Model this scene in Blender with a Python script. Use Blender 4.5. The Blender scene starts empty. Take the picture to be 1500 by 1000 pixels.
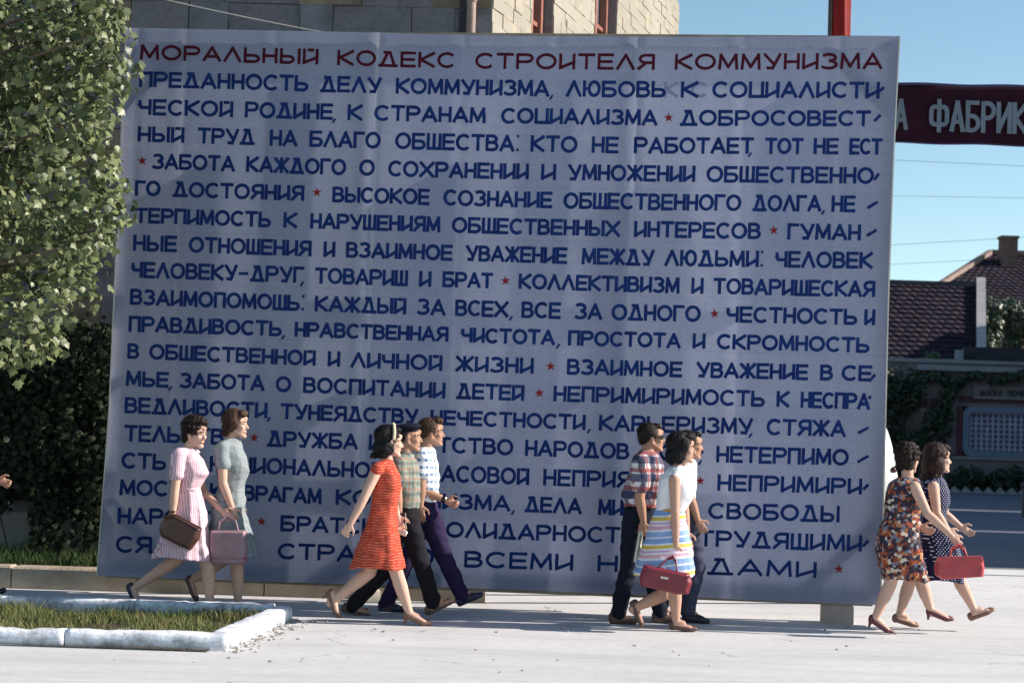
import bpy, math, random
import numpy as np
from mathutils import Vector, Matrix, noise as mnoise
random.seed(7); rng = np.random.default_rng(7)
R = math.radians
scn = bpy.context.scene
C = scn.collection

# ---------------------------------------------------------------- camera
FPX = 2600.0; HZ = 128.0; ROLL = 0.0315; EYE = 1.6
PITCH = math.atan(HZ/FPX)
cr, sr = math.cos(ROLL), math.sin(ROLL)
Xr = Vector((1, 0, 0)); Up0 = Vector((0, -math.sin(PITCH), math.cos(PITCH))); Fw = Vector((0, math.cos(PITCH), math.sin(PITCH)))
cx = Xr*cr + Up0*sr; cy = -Xr*sr + Up0*cr
CAM = Vector((0, 0, EYE))
cam_d = bpy.data.cameras.new('camera'); cam = bpy.data.objects.new('camera', cam_d); C.objects.link(cam)
m = Matrix.Identity(4)
for i in range(3):
    m[i][0] = cx[i]; m[i][1] = cy[i]; m[i][2] = -Fw[i]; m[i][3] = CAM[i]
cam.matrix_world = m
cam_d.sensor_width = 36; cam_d.lens = FPX/1500*36; cam_d.clip_end = 3000; cam_d.clip_start = 0.1
cam_d.dof.use_dof = True; cam_d.dof.focus_distance = 15.4; cam_d.dof.aperture_fstop = 3.2
scn.camera = cam

# ---------------------------------------------------------------- world, sun, exposure
SUN_EL, SUN_AZ = 29.0, 1.5          # azimuth: degrees beyond the picture's right-hand direction (+X towards +Y)
w = bpy.data.worlds.new('World'); scn.world = w; w.use_nodes = True
nt = w.node_tree; nt.nodes.clear()
sky = nt.nodes.new('ShaderNodeTexSky'); sky.sky_type = 'NISHITA'; sky.sun_disc = False
sky.sun_elevation = R(SUN_EL); sky.sun_rotation = R(90-SUN_AZ)
sky.air_density = 0.8; sky.dust_density = 0.15; sky.ozone_density = 1.3; sky.altitude = 100
bg = nt.nodes.new('ShaderNodeBackground'); bg.inputs[1].default_value = 0.101
wo = nt.nodes.new('ShaderNodeOutputWorld')
tint = nt.nodes.new('ShaderNodeMix'); tint.data_type = 'RGBA'; tint.blend_type = 'MULTIPLY'; tint.inputs[0].default_value = 1; tint.inputs[7].default_value = (1.0, 1.05, .93, 1)
nt.links.new(sky.outputs[0], tint.inputs[6]); nt.links.new(tint.outputs[2], bg.inputs[0]); nt.links.new(bg.outputs[0], wo.inputs[0])
sd = bpy.data.lights.new('sun', 'SUN'); sd.energy = 5.0; sd.angle = R(0.6); sd.color = (1.0, 0.90, 0.79)
so = bpy.data.objects.new('sun', sd); C.objects.link(so)
SUNV = Vector((math.cos(R(SUN_AZ))*math.cos(R(SUN_EL)), math.sin(R(SUN_AZ))*math.cos(R(SUN_EL)), math.sin(R(SUN_EL))))
so.rotation_euler = SUNV.to_track_quat('Z', 'Y').to_euler(); so.location = (20, 5, 20)
vs = scn.view_settings; scn.display_settings.display_device = 'sRGB'
vs.view_transform = 'Standard'; vs.look = 'None'; vs.gamma = 1; vs.exposure = 0.80; vs.use_curve_mapping = False
scn.cycles.max_bounces = 6; scn.cycles.diffuse_bounces = 3; scn.cycles.transparent_max_bounces = 6
scn.cycles.use_denoising = True

# ---------------------------------------------------------------- projection helpers (photo pixel -> place)
def ray(px, py):
    x, y = px-750, py-500
    xr = x*cr + y*sr; yr = -x*sr + y*cr
    return Fw*FPX + Xr*xr - Up0*yr
def at(px, py, Y):
    d = ray(px, py); return CAM + d*(Y/d.y)
def gnd(px, py, z=0.0):
    d = ray(px, py); return CAM + d*((z-EYE)/d.z)

# ---------------------------------------------------------------- object helpers
def link(name, me, mat=None, parent=None, kind=None, label=None, cat=None, group=None):
    o = bpy.data.objects.new(name, me); C.objects.link(o)
    if mat is not None and me is not None and len(me.materials) == 0: me.materials.append(mat)
    if parent is not None:
        o.parent = parent; o.matrix_parent_inverse = Matrix.Translation(-parent.location) if parent.rotation_euler.z == 0 else (Matrix.Translation(parent.location) @ Matrix.Rotation(parent.rotation_euler.z, 4, 'Z')).inverted()
    if kind: o['kind'] = kind
    if label: o['label'] = label
    if cat: o['category'] = cat
    if group: o['group'] = group
    return o
def thing(name, loc, label, cat, group=None):
    o = link(name, None, label=label, cat=cat, group=group); o.location = loc; o.empty_display_size = .1
    return o
def mesh(name, verts, faces, smooth=False):
    me = bpy.data.meshes.new(name)
    me.from_pydata([tuple(v) for v in verts], [], faces); me.update()
    if smooth: me.polygons.foreach_set('use_smooth', [True]*len(me.polygons))
    return me
class MB:
    def __init__(s): s.v = []; s.f = []
    def add(s, vf):
        n = len(s.v); s.v += [tuple(p) for p in vf[0]]; s.f += [tuple(i+n for i in f) for f in vf[1]]; return s
    def me(s, name, smooth=False): return mesh(name, s.v, s.f, smooth)
BF = [(0,3,2,1),(4,5,6,7),(0,1,5,4),(1,2,6,5),(2,3,7,6),(3,0,4,7)]
def box(x0, x1, y0, y1, z0, z1, b=0.0):
    if b <= 0:
        return [(x0,y0,z0),(x1,y0,z0),(x1,y1,z0),(x0,y1,z0),(x0,y0,z1),(x1,y0,z1),(x1,y1,z1),(x0,y1,z1)], BF
    V = [(x0,y0,z0),(x1,y0,z0),(x1,y1,z0),(x0,y1,z0),(x0,y0,z1-b),(x1,y0,z1-b),(x1,y1,z1-b),(x0,y1,z1-b),(x0+b,y0+b,z1),(x1-b,y0+b,z1),(x1-b,y1-b,z1),(x0+b,y1-b,z1)]
    return V, [(0,3,2,1),(0,1,5,4),(1,2,6,5),(2,3,7,6),(3,0,4,7),(4,5,9,8),(5,6,10,9),(6,7,11,10),(7,4,8,11),(8,9,10,11)]
def xform(vf, M_): return [M_ @ Vector(p) for p in vf[0]], vf[1]
def bar(p, q, wd, h, up=Vector((0,0,1))):
    p, q = Vector(p), Vector(q); d = (q-p).normalized(); s = d.cross(up)
    if s.length < 1e-4: s = d.cross(Vector((0,1,0)))
    s.normalize(); u = s.cross(d).normalized()
    V = []
    for e in (p, q):
        for a, b in ((-1,-1),(1,-1),(1,1),(-1,1)): V.append(e + s*(a*wd/2) + u*(b*h/2))
    return V, [(0,1,2,3),(7,6,5,4),(0,4,5,1),(1,5,6,2),(2,6,7,3),(3,7,4,0)]
def cone(p, r0, q, r1, seg=12):
    p, q = Vector(p), Vector(q); d = q-p; L = d.length
    d = d.normalized() if L > 1e-6 else Vector((0,0,1))
    a = d.orthogonal().normalized(); b = d.cross(a)
    V = [p - d*r0]; n = 4
    rings = [(p - d*(r0*math.cos(t)), r0*math.sin(t)) for t in [math.pi/2*k/n for k in range(1, n+1)]]
    rings += [(q + d*(r1*math.sin(t)), r1*math.cos(t)) for t in [math.pi/2*k/n for k in range(0, n)]]
    for c, r in rings:
        for k in range(seg):
            t = 2*math.pi*k/seg; V.append(c + a*(r*math.cos(t)) + b*(r*math.sin(t)))
    V.append(q + d*r1); F = []
    m_ = len(rings)
    for k in range(seg): F.append((0, 1+(k+1)%seg, 1+k))
    for i in range(m_-1):
        for k in range(seg):
            A = 1+i*seg; B = A+seg; F.append((A+k, A+(k+1)%seg, B+(k+1)%seg, B+k))
    A = 1+(m_-1)*seg; t = len(V)-1
    for k in range(seg): F.append((A+k, A+(k+1)%seg, t))
    return V, F
def ell(c, rad, M3=None, seg=14, rg=9):
    V = []; F = []; c = Vector(c)
    for i in range(rg+1):
        ph = math.pi*i/rg
        if i in (0, rg):
            p = Vector((0,0,rad[2]*math.cos(ph))); V.append(c + (M3 @ p if M3 else p)); continue
        for k in range(seg):
            t = 2*math.pi*k/seg; p = Vector((rad[0]*math.sin(ph)*math.cos(t), rad[1]*math.sin(ph)*math.sin(t), rad[2]*math.cos(ph)))
            V.append(c + (M3 @ p if M3 else p))
    for k in range(seg): F.append((0, 1+k, 1+(k+1)%seg))
    for i in range(rg-2):
        for k in range(seg):
            A = 1+i*seg; B = A+seg; F.append((A+k, B+k, B+(k+1)%seg, A+(k+1)%seg))
    A = 1+(rg-2)*seg; t = len(V)-1
    for k in range(seg): F.append((A+(k+1)%seg, A+k, t))
    return V, F
def loft(rings):
    """closed loft over rings of equal length, first ring at the top"""
    n = len(rings[0]); V = [p for r in rings for p in r]; F = []
    c0 = sum((Vector(p) for p in rings[0]), Vector())/n; c1 = sum((Vector(p) for p in rings[-1]), Vector())/n
    V += [c0, c1]; a, b = len(V)-2, len(V)-1
    for i in range(len(rings)-1):
        for k in range(n):
            F.append((i*n+k, (i+1)*n+k, (i+1)*n+(k+1)%n, i*n+(k+1)%n))
    for k in range(n):
        F.append((a, k, (k+1)%n)); m_ = (len(rings)-1)*n; F.append((b, m_+(k+1)%n, m_+k))
    return V, F
def fuse(name, parts, voxel=.007, smooth=3, fac=.5):
    mb = MB()
    for p in parts: mb.add(p)
    me = mb.me(name+'_tmp'); o = bpy.data.objects.new(name+'_tmp', me); C.objects.link(o)
    r = o.modifiers.new('r', 'REMESH'); r.mode = 'VOXEL'; r.voxel_size = voxel; r.adaptivity = 0
    s = o.modifiers.new('s', 'SMOOTH'); s.iterations = smooth; s.factor = fac
    dg = bpy.context.evaluated_depsgraph_get(); dg.update()
    out = bpy.data.meshes.new_from_object(o.evaluated_get(dg)); out.name = name
    bpy.data.objects.remove(o); bpy.data.meshes.remove(me)
    out.polygons.foreach_set('use_smooth', [True]*len(out.polygons))
    return out

# ---------------------------------------------------------------- materials
class N:
    def __init__(s, name):
        s.m = bpy.data.materials.new(name); s.m.use_nodes = True; s.t = s.m.node_tree; s.b = s.t.nodes['Principled BSDF']
        s.tc = s.t.nodes.new('ShaderNodeTexCoord'); s.co = s.tc.outputs['Object']
    def L(s, a, b):
        if hasattr(a, 'is_output'): s.t.links.new(a, b)
        else:
            if b.type == 'RGBA': b.default_value = (*a, 1) if len(a) == 3 else a
            else: b.default_value = a
    def math(s, op, a, b=0.0, c=None):
        n = s.t.nodes.new('ShaderNodeMath'); n.operation = op; s.L(a, n.inputs[0]); s.L(b, n.inputs[1])
        if c is not None: s.L(c, n.inputs[2])
        return n.outputs[0]
    def noise(s, scale, detail=4, rough=.55, co=None, stretch=None):
        n = s.t.nodes.new('ShaderNodeTexNoise'); n.inputs['Scale'].default_value = scale; n.inputs['Detail'].default_value = detail; n.inputs['Roughness'].default_value = rough
        c = co or s.co
        if stretch:
            mp = s.t.nodes.new('ShaderNodeMapping'); mp.inputs['Scale'].default_value = stretch; s.t.links.new(c, mp.inputs[0]); c = mp.outputs[0]
        s.t.links.new(c, n.inputs['Vector']); return n.outputs['Fac']
    def ramp(s, f, stops, const=False):
        n = s.t.nodes.new('ShaderNodeValToRGB'); s.L(f, n.inputs[0]); e = n.color_ramp.elements
        if const: n.color_ramp.interpolation = 'CONSTANT'
        while len(e) < len(stops): e.new(.5)
        for i, (p, c) in enumerate(stops): e[i].position = p; e[i].color = (*c, 1) if len(c) == 3 else (c[0],)*3+(1,)
        return n.outputs[0]
    def mix(s, f, a, b, mode='MIX'):
        n = s.t.nodes.new('ShaderNodeMix'); n.data_type = 'RGBA'; n.blend_type = mode
        s.L(f, n.inputs[0]); s.L(a, n.inputs[6]); s.L(b, n.inputs[7]); return n.outputs[2]
    def xyz(s):
        n = s.t.nodes.new('ShaderNodeSeparateXYZ'); s.t.links.new(s.co, n.inputs[0]); return n.outputs
    def vor(s, scale, out='Color', rand=1.0, co=None):
        n = s.t.nodes.new('ShaderNodeTexVoronoi'); n.inputs['Scale'].default_value = scale; n.inputs['Randomness'].default_value = rand
        s.t.links.new(co or s.co, n.inputs['Vector']); return n.outputs[out]
    def bump(s, h, strength=.3, dist=.01):
        n = s.t.nodes.new('ShaderNodeBump'); n.inputs['Strength'].default_value = strength; n.inputs['Distance'].default_value = dist
        s.L(h, n.inputs['Height']); s.t.links.new(n.outputs[0], s.b.inputs['Normal'])
    def done(s, col, rough=.7, spec=.3):
        s.L(col, s.b.inputs['Base Color']); s.L(rough, s.b.inputs['Roughness']); s.b.inputs['Specular IOR Level'].default_value = spec
        return s.m
def dim(c, k): return tuple(min(1, x*k) for x in c)
def M(name, col, rough=.75, sc=8, amt=.25, bump=.3, bsc=None, spec=.3, bdist=.01, stretch=None):
    n = N(name); f = n.noise(sc, 6, .6, stretch=stretch)
    c = n.ramp(f, [(.3, dim(col, 1-amt)), (.7, dim(col, 1+amt))])
    if bump: n.bump(n.noise(bsc or sc*6, 4, .6), bump, bdist)
    return n.done(c, rough, spec)
# ================================================================= GROUND
gm = N('pavement_concrete'); a = gm.noise(.35, 8, .65); b = gm.noise(9, 8, .7); st = gm.noise(1.2, 6, .7, stretch=(.25, 1.6, 1))
c = gm.ramp(a, [(.35, (.49, .488, .50)), (.65, (.60, .597, .605))]); c = gm.mix(.35, c, gm.ramp(b, [(.35, (.42, .425, .45)), (.65, (.62, .62, .64))]))
c = gm.mix(gm.ramp(st, [(.46, (0, 0, 0)), (.70, (.6, .6, .6))]), c, (.37, .375, .40))
vt = gm.t.nodes.new('ShaderNodeTexVoronoi'); vt.feature = 'DISTANCE_TO_EDGE'; vt.inputs['Scale'].default_value = .33
wv = gm.t.nodes.new('ShaderNodeVectorMath'); wv.operation = 'ADD'; nzc = gm.t.nodes.new('ShaderNodeTexNoise'); nzc.inputs['Scale'].default_value = 1.6; nzc.inputs['Detail'].default_value = 6
gm.t.links.new(gm.co, nzc.inputs['Vector']); gm.t.links.new(gm.co, wv.inputs[0]); gm.t.links.new(nzc.outputs['Color'], wv.inputs[1]); gm.t.links.new(wv.outputs[0], vt.inputs['Vector'])
crk = gm.math('MULTIPLY', gm.math('LESS_THAN', vt.outputs['Distance'], .0035), gm.math('GREATER_THAN', gm.noise(.5, 2), .52))
c = gm.mix(gm.math('MULTIPLY', crk, .55), c, (.17, .17, .18))
c = gm.mix(gm.ramp(gm.noise(2.4, 8, .8), [(.56, (0, 0, 0)), (.70, (.35, .35, .35))]), c, (.36, .34, .34))
c = gm.mix(gm.ramp(gm.noise(34, 3, .8), [(.70, (0, 0, 0)), (.76, (.6, .6, .6))]), c, (.24, .22, .21))
gm.bump(gm.noise(120, 4, .7), .5, .004); concrete = gm.done(c, .85, .2)
am = N('asphalt'); c = am.ramp(am.noise(.6, 6), [(.3, (.095, .105, .15)), (.7, (.14, .15, .20))]); am.bump(am.noise(90, 3), .4, .005); asphalt = am.done(c, .8, .3)
earth = M('dry_earth', (.17, .14, .10), .95, 5, .3, .5, 40)
me = mesh('ground', [(-600,-60,-.03),(900,-60,-.03),(900,1500,-.03),(-600,1500,-.03)], [(0,1,2,3)])
link('ground', me, earth, kind='structure', label='bare earth around the square and the road')
def sheet(name, x0, x1, y0, y1, z, mat, label, nx=1, ny=1):
    V = [(x0+(x1-x0)*i/nx, y0+(y1-y0)*j/ny, z) for j in range(ny+1) for i in range(nx+1)]
    F = [(j*(nx+1)+i, j*(nx+1)+i+1, (j+1)*(nx+1)+i+1, (j+1)*(nx+1)+i) for j in range(ny) for i in range(nx)]
    return link(name, mesh(name, V, F), mat, kind='structure', label=label)
sheet('pavement', -40, 60, -20, 23.0, 0, concrete, 'pale sunlit concrete pavement the people walk along')
sheet('road', -40, 90, 23.0, 57.4, -.012, asphalt, 'grey road behind the big panel')
V = []; F = []
kerbm = M('kerb_stone', (.36, .35, .33), .85, 6, .2, .4)
k = MB(); x = -40
while x < 60:
    k.add(box(x, x+.98, 22.9, 23.05, -.01, .012, .004)); x += 1
link('kerb', k.me('kerb'), kerbm, kind='structure', label='flush kerb stones between pavement and road')
sheet('footpath', -40, 90, 57.4, 59.8, .0, M('path_slab', (.30, .29, .28), .85, 3, .2), 'footpath in front of the low building across the road')

# ================================================================= FLOWER BED WITH WHITEWASHED KERB
wn = N('whitewash'); c = wn.ramp(wn.noise(6, 8, .7), [(.36, (.33, .34, .38)), (.52, (.74, .77, .84)), (.7, (.82, .84, .89))])
c = wn.mix(wn.ramp(wn.noise(22, 6, .8), [(.60, (0,0,0)), (.72, (1,1,1))]), c, (.30, .28, .25)); wn.bump(wn.noise(30, 6, .7), .8, .012); whitewash = wn.done(c, .9, .15)
soil = M('bed_soil', (.07, .055, .04), .95, 12, .4, .8, 50, bdist=.03)
YF = 12.27
f0 = Vector((-7.5, 12.18, 0)); f1 = gnd(332, 953.5); f2 = gnd(428, 908); r0_ = Vector((-7.5, f2.y+.25, 0))
f2 = Vector((f2.x, f2.y, 0))
bed = thing('flower_bed', (-4.5, 13.2, 0), 'low grassy bed edged with chipped whitewashed kerbs on the pavement', 'flower bed')
def kerb_run(p, q, wdt, h, inner, ext0=0, ext1=0):
    """kerb stones from p to q; outer face on the line, body towards inner"""
    p, q = Vector(p), Vector(q); d = (q-p); L = d.length; d.normalize(); nrm = Vector((-d.y, d.x, 0))
    if nrm.dot(Vector(inner)-p) < 0: nrm = -nrm
    n = max(1, round(L/1.15)); out = []
    for i in range(n):
        a = p + d*(L*i/n + (.004 if i else 0)); b = p + d*(L*(i+1)/n - (.004 if i < n-1 else 0))
        hh = h + random.uniform(-.004, .004); prof = [(0,0),(.0, hh*.80),(.012,hh*.93),(.035,hh),(wdt-.03,hh),(wdt-.008,hh*.93),(wdt,hh*.8),(wdt,0)]
        seg = 26; rings = []
        for j in range(seg+1):
            e = a.lerp(b, j/seg); rings.append([e + nrm*(u + .006*mnoise.noise(Vector((e.x*7, e.y*7, v_*9)))) + Vector((0,0,v_ + (.006*mnoise.noise(Vector((e.x*6+9, e.y*6, u*20))) if v_ > .02 else 0))) for u, v_ in [(u*1.0, v_ - (.030*max(0, mnoise.noise(Vector((e.x*5.3, e.y*5.3, 4)))-.25) + .010*max(0, mnoise.noise(Vector((e.x*19, e.y*19, 8)))-.1) if v_ > .08 else 0)) for u, v_ in prof]])
        vf = loft(rings); out.append(vf)
    return out
cen = Vector((-4.5, 13.2, 0)); KH = .118
for nm, p, q in (('kerb_stone', f0, f1), ('kerb_stone', f1 + (f2-f1).normalized()*.17, f2), ('kerb_stone', r0_, Vector((f2.x-.17, r0_.y-.22, 0)) + Vector((0,.2,0)))):
    for vf in kerb_run(p, q, .165, KH, cen):
        me = mesh('kerb_stone', *vf, smooth=True); me.validate()
        link('kerb_stone', me, whitewash, bed)
def soil_z(x, y): return .012 + .02*mnoise.noise(Vector((x*1.3, y*1.3, 0)))
V = []; F = []; nx, ny = 60, 24
bx0, bx1 = -7.4, f1.x
for j in range(ny+1):
    for i in range(nx+1):
        t = j/ny; yy = 12.32 + t*(r0_.y-12.32-.1); xr_ = f1.x + (f2.x-f1.x)*t - .12; x = bx0 + (xr_-bx0)*i/nx
        V.append((x, yy, soil_z(x, yy)))
for j in range(ny):
    for i in range(nx): F.append((j*(nx+1)+i, j*(nx+1)+i+1, (j+1)*(nx+1)+i+1, (j+1)*(nx+1)+i))
link('soil', mesh('soil', V, F, True), soil, bed)
gn = N('dry_grass'); oi = gn.noise(2.5, 4); gr = gn.noise(60, 2)
c = gn.mix(gn.ramp(oi, [(.35, (0,0,0)), (.65, (1,1,1))]), gn.ramp(gr, [(.3, (.045, .085, .025)), (.7, (.11, .15, .045))]), gn.ramp(gr, [(.3, (.13, .13, .05)), (.7, (.26, .23, .11))]))
grassm = gn.done(c, .8, .2); gn.b.inputs['Transmission Weight'].default_value = 0
def blades(pts, hmin, hmax, wd=.006, clump=None):
    n = len(pts); ang = rng.uniform(0, 2*np.pi, n); h = rng.uniform(hmin, hmax, n)*rng.choice([.6, 1, 1.35], n); ln = rng.uniform(.1, .9, n)*h
    la = rng.uniform(0, 2*np.pi, n); P = np.array(pts); sx = np.cos(ang)*wd/2; sy = np.sin(ang)*wd/2
    V = np.zeros((n, 5, 3))
    V[:, 0] = P + np.stack([sx, sy, 0*sx], 1); V[:, 1] = P - np.stack([sx, sy, 0*sx], 1)
    mid = P + np.stack([np.cos(la)*ln*.35, np.sin(la)*ln*.35, h*.6], 1)
    V[:, 2] = mid - np.stack([sx, sy, 0*sx], 1)*.8; V[:, 3] = mid + np.stack([sx, sy, 0*sx], 1)*.8
    V[:, 4] = P + np.stack([np.cos(la)*ln, np.sin(la)*ln, h], 1)
    F = []
    for i in range(n):
        b = i*5; F.append((b, b+1, b+2, b+3)); F.append((b+3, b+2, b+4))
    return V.reshape(-1, 3).tolist(), F
pts = []
while len(pts) < 21000:
    t = random.random(); yy = 12.40 + t*(r0_.y-12.40-.30); xr_ = f1.x + (f2.x-f1.x)*t - .16; x = random.uniform(-5.2, xr_)
    d = mnoise.noise(Vector((x*2.2, yy*2.2, 3)))
    if random.random() < .45 + d*1.3: pts.append((x, yy, soil_z(x, yy)))
link('bed_grass', mesh('bed_grass', *blades(pts, .03, .095, .0065)), grassm, kind='stuff', label='dry tufty grass filling the kerbed bed in front', cat='grass')

pb_ = MB()
for _ in range(260):
    if random.random() < .6:
        e_ = random.random(); p = f1.lerp(f2, e_) + Vector((abs(random.gauss(.03, .08)), -abs(random.gauss(.02, .05)), 0))
    elif random.random() < .4: p = Vector((random.uniform(-4.6, f1.x), f1.y - abs(random.gauss(.02, .05)), 0))
    else: p = Vector((random.uniform(-4.5, 5.5), random.uniform(11.6, 16), 0))
    r_ = random.uniform(.004, .013) if random.random() < .97 else random.uniform(.012, .018); pb_.add(ell((p.x, p.y, r_*.4), (r_*random.uniform(.8, 1.5), r_, r_*.6), None, 6, 4))
link('pebbles', pb_.me('pebbles'), M('pebble_grey', (.30, .27, .24), .9, 20, .3, .2), kind='stuff', label='loose grit and pebbles lying along the kerb and on the pavement', cat='pebbles')

def wavef(n, s, per, ph=0.0): return n.math('FRACT', n.math('ADD', n.math('DIVIDE', s, per), ph))
# ================================================================= PANEL (the big painted canvas)
PL = Vector((-3.61, 16.05, 0)); PRt = Vector((3.29, 15.43, 0)); BD = (PRt-PL).normalized(); BN = Vector((BD.y, -BD.x, 0))  # BN towards the camera
def bpt(px, py):
    d = ray(px, py); t = (PL-CAM).dot(BN)/d.dot(BN); p = CAM + d*t
    return (p-PL).dot(BD), p.z
def lerp_pts(P, x):
    if x <= P[0][0]:
        (x0, y0), (x1, y1) = P[0], P[1]
    elif x >= P[-1][0]:
        (x0, y0), (x1, y1) = P[-2], P[-1]
    else:
        for i in range(len(P)-1):
            if P[i][0] <= x <= P[i+1][0]:
                (x0, y0), (x1, y1) = P[i], P[i+1]; break
    return y0 + (y1-y0)*(x-x0)/(x1-x0)
seam_px = [268, 400, 552, 675, 812, 932, 1088, 1228]
SEAM = [bpt(x, 150)[0] for x in seam_px]
def disp(a, z):
    d = .0035*mnoise.noise(Vector((a*1.1, z*.45, 1.7))) + .0016*mnoise.noise(Vector((a*4, z*1.6, 5)))
    for i, s in enumerate(SEAM):
        e = (a - s + .03*mnoise.noise(Vector((z*.4, i*7, 0)))); k_ = .008 if i in (2, 5) else .004
        d += k_*math.exp(-(e/.035)**2) - .6*k_*math.exp(-((e+.09)/.06)**2)
    d += .006*math.exp(-((a-.12)/.04)**2)
    return d
def bw(a, z, off=0.0): return PL + BD*a + BN*(off + disp(a, z)) + Vector((0, 0, z))
def bw0(a, z, off=0.0): return PL + BD*a + BN*off + Vector((0, 0, z))
TOP = [(186, 41), (463, 46.2), (750, 53), (1000, 54.2), (1317, 53)]; BOT = [(143, 843), (740, 862.5), (1289, 886)]
LEFT = [(186, 41), (177, 230), (161, 600), (143, 843)]; RIGHT = [(1317, 53), (1308, 230), (1300.8, 420), (1296, 620), (1289, 886)]
def edge(P, t):
    y = P[0][1] + (P[-1][1]-P[0][1])*t
    return lerp_pts([(q[1], q[0]) for q in P], y), y
NU, NV = 240, 150; V = []
for j in range(NV+1):
    v = j/NV
    for i in range(NU+1):
        u = i/NU
        xt = 186 + (1317-186)*u; yt = lerp_pts(TOP, xt); xb = 143 + (1289-143)*u; yb = lerp_pts(BOT, xb)
        x = xt*(1-v) + xb*v; y = yt*(1-v) + yb*v
        lx = edge(LEFT, v)[0] - (186*(1-v)+143*v); rx = edge(RIGHT, v)[0] - (1317*(1-v)+1289*v)
        x += lx*(1-u) + rx*u
        a, z = bpt(x, y); V.append(bw(a, z))
F = [(j*(NU+1)+i, (j+1)*(NU+1)+i, (j+1)*(NU+1)+i+1, j*(NU+1)+i+1) for j in range(NV) for i in range(NU)]
panel = thing('slogan_panel', PL + BD*3.4, 'tall canvas panel lettered with blue slogan lines under a red heading', 'billboard')
cn = N('canvas_cloth'); cn.co = cn.t.nodes.new('ShaderNodeNewGeometry').outputs['Position']
seamr = cn.xyz()[0]
c = cn.ramp(cn.noise(.9, 5, .6, stretch=(2.2, 1, .5)), [(.35, (.285, .32, .455)), (.65, (.385, .42, .555))])
c = cn.mix(.5, c, cn.ramp(cn.noise(95, 4, .9, stretch=(1, 1, 1.4)), [(.38, (.19, .22, .36)), (.62, (.48, .52, .66))]))
strip = [SEAM[0], .5]
rp = cn.ramp(cn.math('DIVIDE', cn.math('ADD', seamr, 3.7), 7.2), [(0, (.0,))]+[((PL.x+BD.x*s+3.7)/7.2, (v,)) for s, v in zip(SEAM[:8], (.06, .0, .13, .02, .09, .0, .08, .03))], True)
c = cn.mix(rp, c, (.19, .23, .42)); c = cn.mix(cn.ramp(cn.noise(2.2, 6, .75, stretch=(1, 1, 2.5)), [(.56, (0,0,0)), (.75, (.35,.35,.35))]), c, (.52, .54, .62))
pk = []
for i_s, s in enumerate(SEAM[:8]):
    u_ = (PL.x+BD.x*s+3.7)/7.2; hw_ = .0028 if i_s in (2, 5) else .0011; v_ = .55 if i_s in (2, 5) else .30  # worn seam lines, with fold highlights put into their lighter colour
    pk += [(u_-hw_, (0,)), (u_, (v_,)), (u_+hw_, (0,))]
ln_ = cn.ramp(cn.math('ADD', cn.math('DIVIDE', cn.math('ADD', seamr, 3.7), 7.2), cn.math('MULTIPLY', cn.math('SUBTRACT', cn.noise(.8, 2), .5), .006)), [(0, (0,))]+pk)
c = cn.mix(cn.math('MULTIPLY', ln_, cn.math('ADD', cn.noise(3, 4), .3)), c, (.62, .64, .70))
zl = wavef(cn, cn.math('ADD', cn.xyz()[2], cn.math('MULTIPLY', cn.noise(.7, 2), .03)), .47); c = cn.mix(cn.math('MULTIPLY', cn.math('LESS_THAN', zl, .016), .28), c, (.20, .22, .36))
cn.bump(cn.noise(220, 2), .35, .003); canvasm = cn.done(c, .9, .1)
tr = cn.t.nodes.new('ShaderNodeBsdfTranslucent'); cn.L(c, tr.inputs[0]); mx = cn.t.nodes.new('ShaderNodeMixShader'); mx.inputs[0].default_value = .45
out = cn.t.nodes['Material Output']; cn.t.links.new(cn.b.outputs[0], mx.inputs[1]); cn.t.links.new(tr.outputs[0], mx.inputs[2]); cn.t.links.new(mx.outputs[0], out.inputs[0])
cv = link('canvas', mesh('canvas', V, F, True), canvasm, panel)
wood = M('frame_timber', (.30, .24, .17), .8, 3, .3, .4, 30, stretch=(1, 1, .2))
aL, zB = bpt(143, 843); aL2, zT = bpt(186, 41); aR, zB2 = bpt(1289, 886); aR2, zT2 = bpt(1317, 53)
def plank(a0, z0, a1, z1, wd, off=-.045, th=.045, name='frame_beam', mat=wood):
    link(name, mesh(name, *bar(bw0(a0, z0, off), bw0(a1, z1, off), wd, th, BN.cross((bw0(a1, z1)-bw0(a0, z0)).normalized()) if False else BN)), mat, panel)
def beam(p0, p1, wd, off, th=.05, name='frame_beam'):
    A = bw0(*p0, off); B = bw0(*p1, off); d = (B-A).normalized(); s = d.cross(BN).normalized()
    V = []
    for e in (A, B):
        for u, t in ((-1,-1),(1,-1),(1,1),(-1,1)): V.append(e + s*(u*wd/2) + BN*(t*th/2))
    link(name, mesh(name, V, [(0,1,2,3),(7,6,5,4),(0,4,5,1),(1,5,6,2),(2,6,7,3),(3,7,4,0)]), wood, panel)
i_ = .06
tlc = (aL2+i_, zT-i_-.02); trc = (aR2-i_, zT2-i_); blc = (aL+i_, zB+i_); brc = (aR-i_, zB2+i_)
beam(tlc, trc, .13, -.05); beam(blc, brc, .15, -.06)
beam(tlc, blc, .09, -.089); beam(trc, brc, .12, -.089)
for s in (SEAM[2]-.02, SEAM[5]-.02):
    beam((s, zT-.05), (s-.12, zB+.05), .07, -.089)
for zz in (1.7, 3.3): beam((aL+.1, zz), (aR-.1, zz), .07, -.16)
G = .62
for cnr, sx, sz in ((tlc, 1, -1), (trc, -1, -1), (blc, 1, 1), (brc, -1, 1)):
    beam((cnr[0]+sx*G, cnr[1]), (cnr[0], cnr[1]+sz*G), .12, -.037, .044, 'corner_brace')
edgem = M('edge_paint', (.55, .53, .48), .8, 5, .15, .2)
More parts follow.
